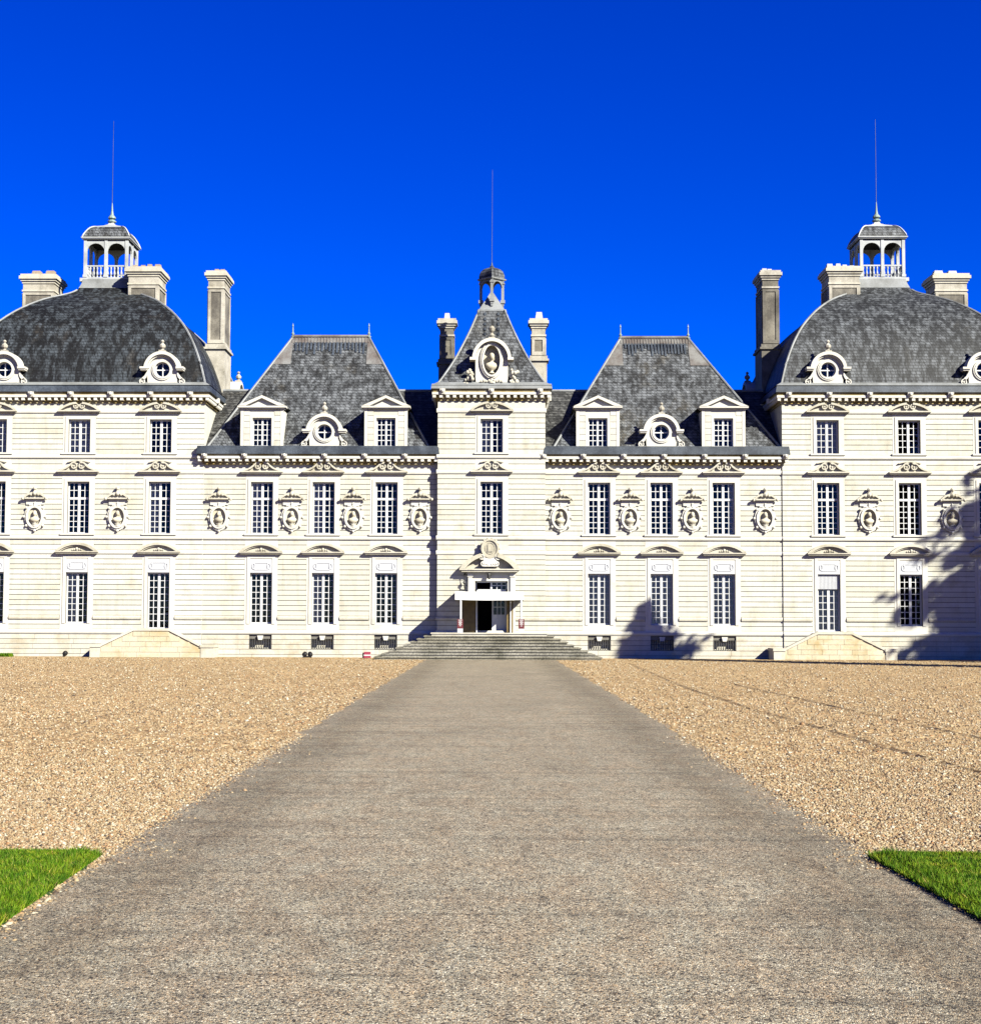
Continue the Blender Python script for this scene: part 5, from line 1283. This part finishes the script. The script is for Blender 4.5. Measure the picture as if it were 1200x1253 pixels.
for side, sd in ((-1, 1), (1, 2)):
    r = np.random.default_rng(sd)
    for (ya, yb_, dens, size) in ((yb0 - 0.05, yb0 + 5, 2100, 0.0130), (yb0 + 5, yb0 + 10, 950, 0.0145), (yb0 + 10, yb0 + 34, 170, 0.018), (yb0 + 16, -3.2, 34, 0.024)):
        dmax = 81 + yb_; wmax = 0.335 * dmax + 0.4
        n = int(dens * (yb_ - ya) * (wmax - PW))
        x = r.uniform(PW - 0.05, wmax, n); y = r.uniform(ya, yb_, n)
        keep = x < 0.335 * (81 + y) + 0.4
        if dens == 170: keep &= r.random(n) < np.clip(1 - (y - ya) / (yb_ - ya), 0, 1) ** 1.3
        if dens == 950: keep &= r.random(n) < 1 - 0.6 * (y - ya) / (yb_ - ya)
        x, y = x[keep], y[keep]; n = len(x)
        addp(side * x, y, size * r.lognormal(0, 0.28, n), np.clip(r.beta(1.15, 1.1, n), 0, 1), sd + 10, np.zeros(n))
    n = 5500                                           # strays along the path edge and on the path
    y = yb0 - 0.4 + 14 * r.random(n) ** 1.5; x = PW + 0.06 - np.abs(r.normal(0, 1, n)) ** 1.6 * (0.05 + 0.05 * (1 + np.sin(y * 2.3 + sd) * np.sin(y * 0.9)))
    addp(side * x, y, 0.013 * r.lognormal(0, 0.3, n), r.random(n), sd + 20, np.full(n, 0.006))
    n = 2600                                           # stones between lawn edge and path
    u = r.random(n); y = -74 + (yb0 + 74) * u
    ge = gl if side < 0 else gr_
    lx = ge[1].x + (ge[0].x - ge[1].x) * (y - ge[1].y) / (ge[0].y - ge[1].y)
    addp(lx - side * np.abs(r.normal(0.03, 0.07 if side < 0 else 0.03, n)), y, 0.012 * r.lognormal(0, 0.35, n), r.random(n), sd + 30, np.full(n, 0.004))
tag(new('pebbles', tri_mesh('pebbles', np.concatenate(VV), np.concatenate(TT), np.concatenate(CC)), 'pebble'), 'loose tan pebbles covering the near part of the gravel yard', 'pebbles', None, 'stuff')

# wheel ruts: low gravel ridges thrown up along curves
for pts_ in (((770, 812), (840, 842), (920, 868), (1010, 893), (1110, 922), (1205, 948), (1300, 972)), ((900, 838), (980, 856), (1060, 874), (1130, 889), (1205, 905), (1300, 925))):
    pp = [G(*q) for q in pts_]; mb = MB(); vs_, fs_ = [], []; cnt = 0
    for i in range(len(pp) - 1):
        for j in range(24):
            c = pp[i].lerp(pp[i + 1], j / 24); d = (pp[i + 1] - pp[i]).normalized(); nn = Vector((-d.y, d.x, 0))
            w_ = 0.08 + random.uniform(-0.02, 0.02); h_ = 0.032 * random.uniform(0.75, 1.15)
            vs_ += [c - nn * w_ + Vector((0, 0, 0.001)), c + nn * random.uniform(-0.03, 0.03) + Vector((0, 0, h_)), c + nn * w_ + Vector((0, 0, 0.001))]
            if cnt: k = 3 * cnt; fs_ += [(k - 3, k, k + 1, k - 2), (k - 2, k + 1, k + 2, k - 1)]
            cnt += 1
    tag(new('gravel_rut', recalc(MB().add(vs_, fs_).mesh('gravel_rut')), 'gravel'), kind='structure')
# ================================================================== TREES beside the yard (outside the picture; their shadows fall on the facade)
def on_facade(px, py, t_):                             # point at horizontal distance t_ towards the sun from a facade shadow point
    q = P(px, py, 0.0); return Vector((q.x + math.sin(R_(SUN_AZ)) * t_, -math.cos(R_(SUN_AZ)) * t_, q.z + math.tan(R_(SUN_EL)) * t_))
def conifer(name, base, h, rfun, seed, label, n_lvl, per, leaf, zstart, gaps=0.0):
    r = random.Random(seed)
    e = tag(empty(name, (base[0], base[1], 0)), label, 'tree')
    tk = MB().tube([(0, 0, -0.1), (0.05, 0.03, h * 0.3), (-0.04, 0.05, h * 0.65), (0, 0, h * 0.98)], 0.022 * h, 10, 0.03)
    vs, fs = [], []
    for l in range(n_lvl):
        z = zstart + (h * 0.99 - zstart) * (l / (n_lvl - 1)) ** 0.95
        R0 = rfun(z)
        for k in range(per):
            if r.random() < gaps: continue
            a = r.uniform(0, 2 * math.pi); L = R0 * r.uniform(0.65, 1.12)
            d = Vector((math.cos(a), math.sin(a), r.uniform(-0.12, 0.22)))
            p0 = Vector((0, 0, z)); pts = [p0, p0 + d * L * 0.5 + Vector((0, 0, 0.02 * L)), p0 + d * L + Vector((0, 0, -0.07 * L))]
            tk.tube(pts, max(0.015, 0.022 * L), 4, 0.008)
            m_ = max(3, int(L * 5))
            for i in range(m_):
                t_ = (i + 0.6) / m_; c = p0 + d * L * t_ + Vector((r.gauss(0, 0.10 * L * (1 - t_) + 0.16), r.gauss(0, 0.10 * L * (1 - t_) + 0.16), r.gauss(-0.05, 0.12)))
                for _ in range(3):
                    u = Vector((r.gauss(0, 1), r.gauss(0, 1), r.gauss(0, 0.5))).normalized(); w_ = u.cross(Vector((r.gauss(0, 1), r.gauss(0, 1), r.gauss(0, 1)))).normalized()
                    s = leaf * r.uniform(0.6, 1.3); o = len(vs); vs += [c - u * s, c + w_ * s * 0.4, c + u * s, c - w_ * s * 0.4]; fs.append((o, o + 1, o + 2, o + 3))
    new('trunk', tk, 'bark', e)
    me = bpy.data.meshes.new('crown'); me.from_pydata([tuple(v_) for v_ in vs], [], fs); me.update()
    new('crown', me, 'leaf', e); return e
t1 = on_facade(790, 738, 24.0)
conifer('column_conifer', t1, t1.z, lambda z: 0.15 + 1.6 * min(1.0, max(0.0, (t1.z - z) / 3.0) ** 1.4) if z < t1.z else 0.2, 5, 'slender column-shaped dark conifer beside the gravel yard', 44, 12, 0.30, 1.6)
t2 = on_facade(1262, 478, 23.0)
conifer('broad_conifer', t2, t2.z, lambda z: 0.5 + 6.6 * min(1.0, max(0.0, (t2.z - z) / 13.5) ** 0.9), 9, 'broad dark conifer with layered branches beside the gravel yard', 42, 13, 0.40, 2.5, 0.05)
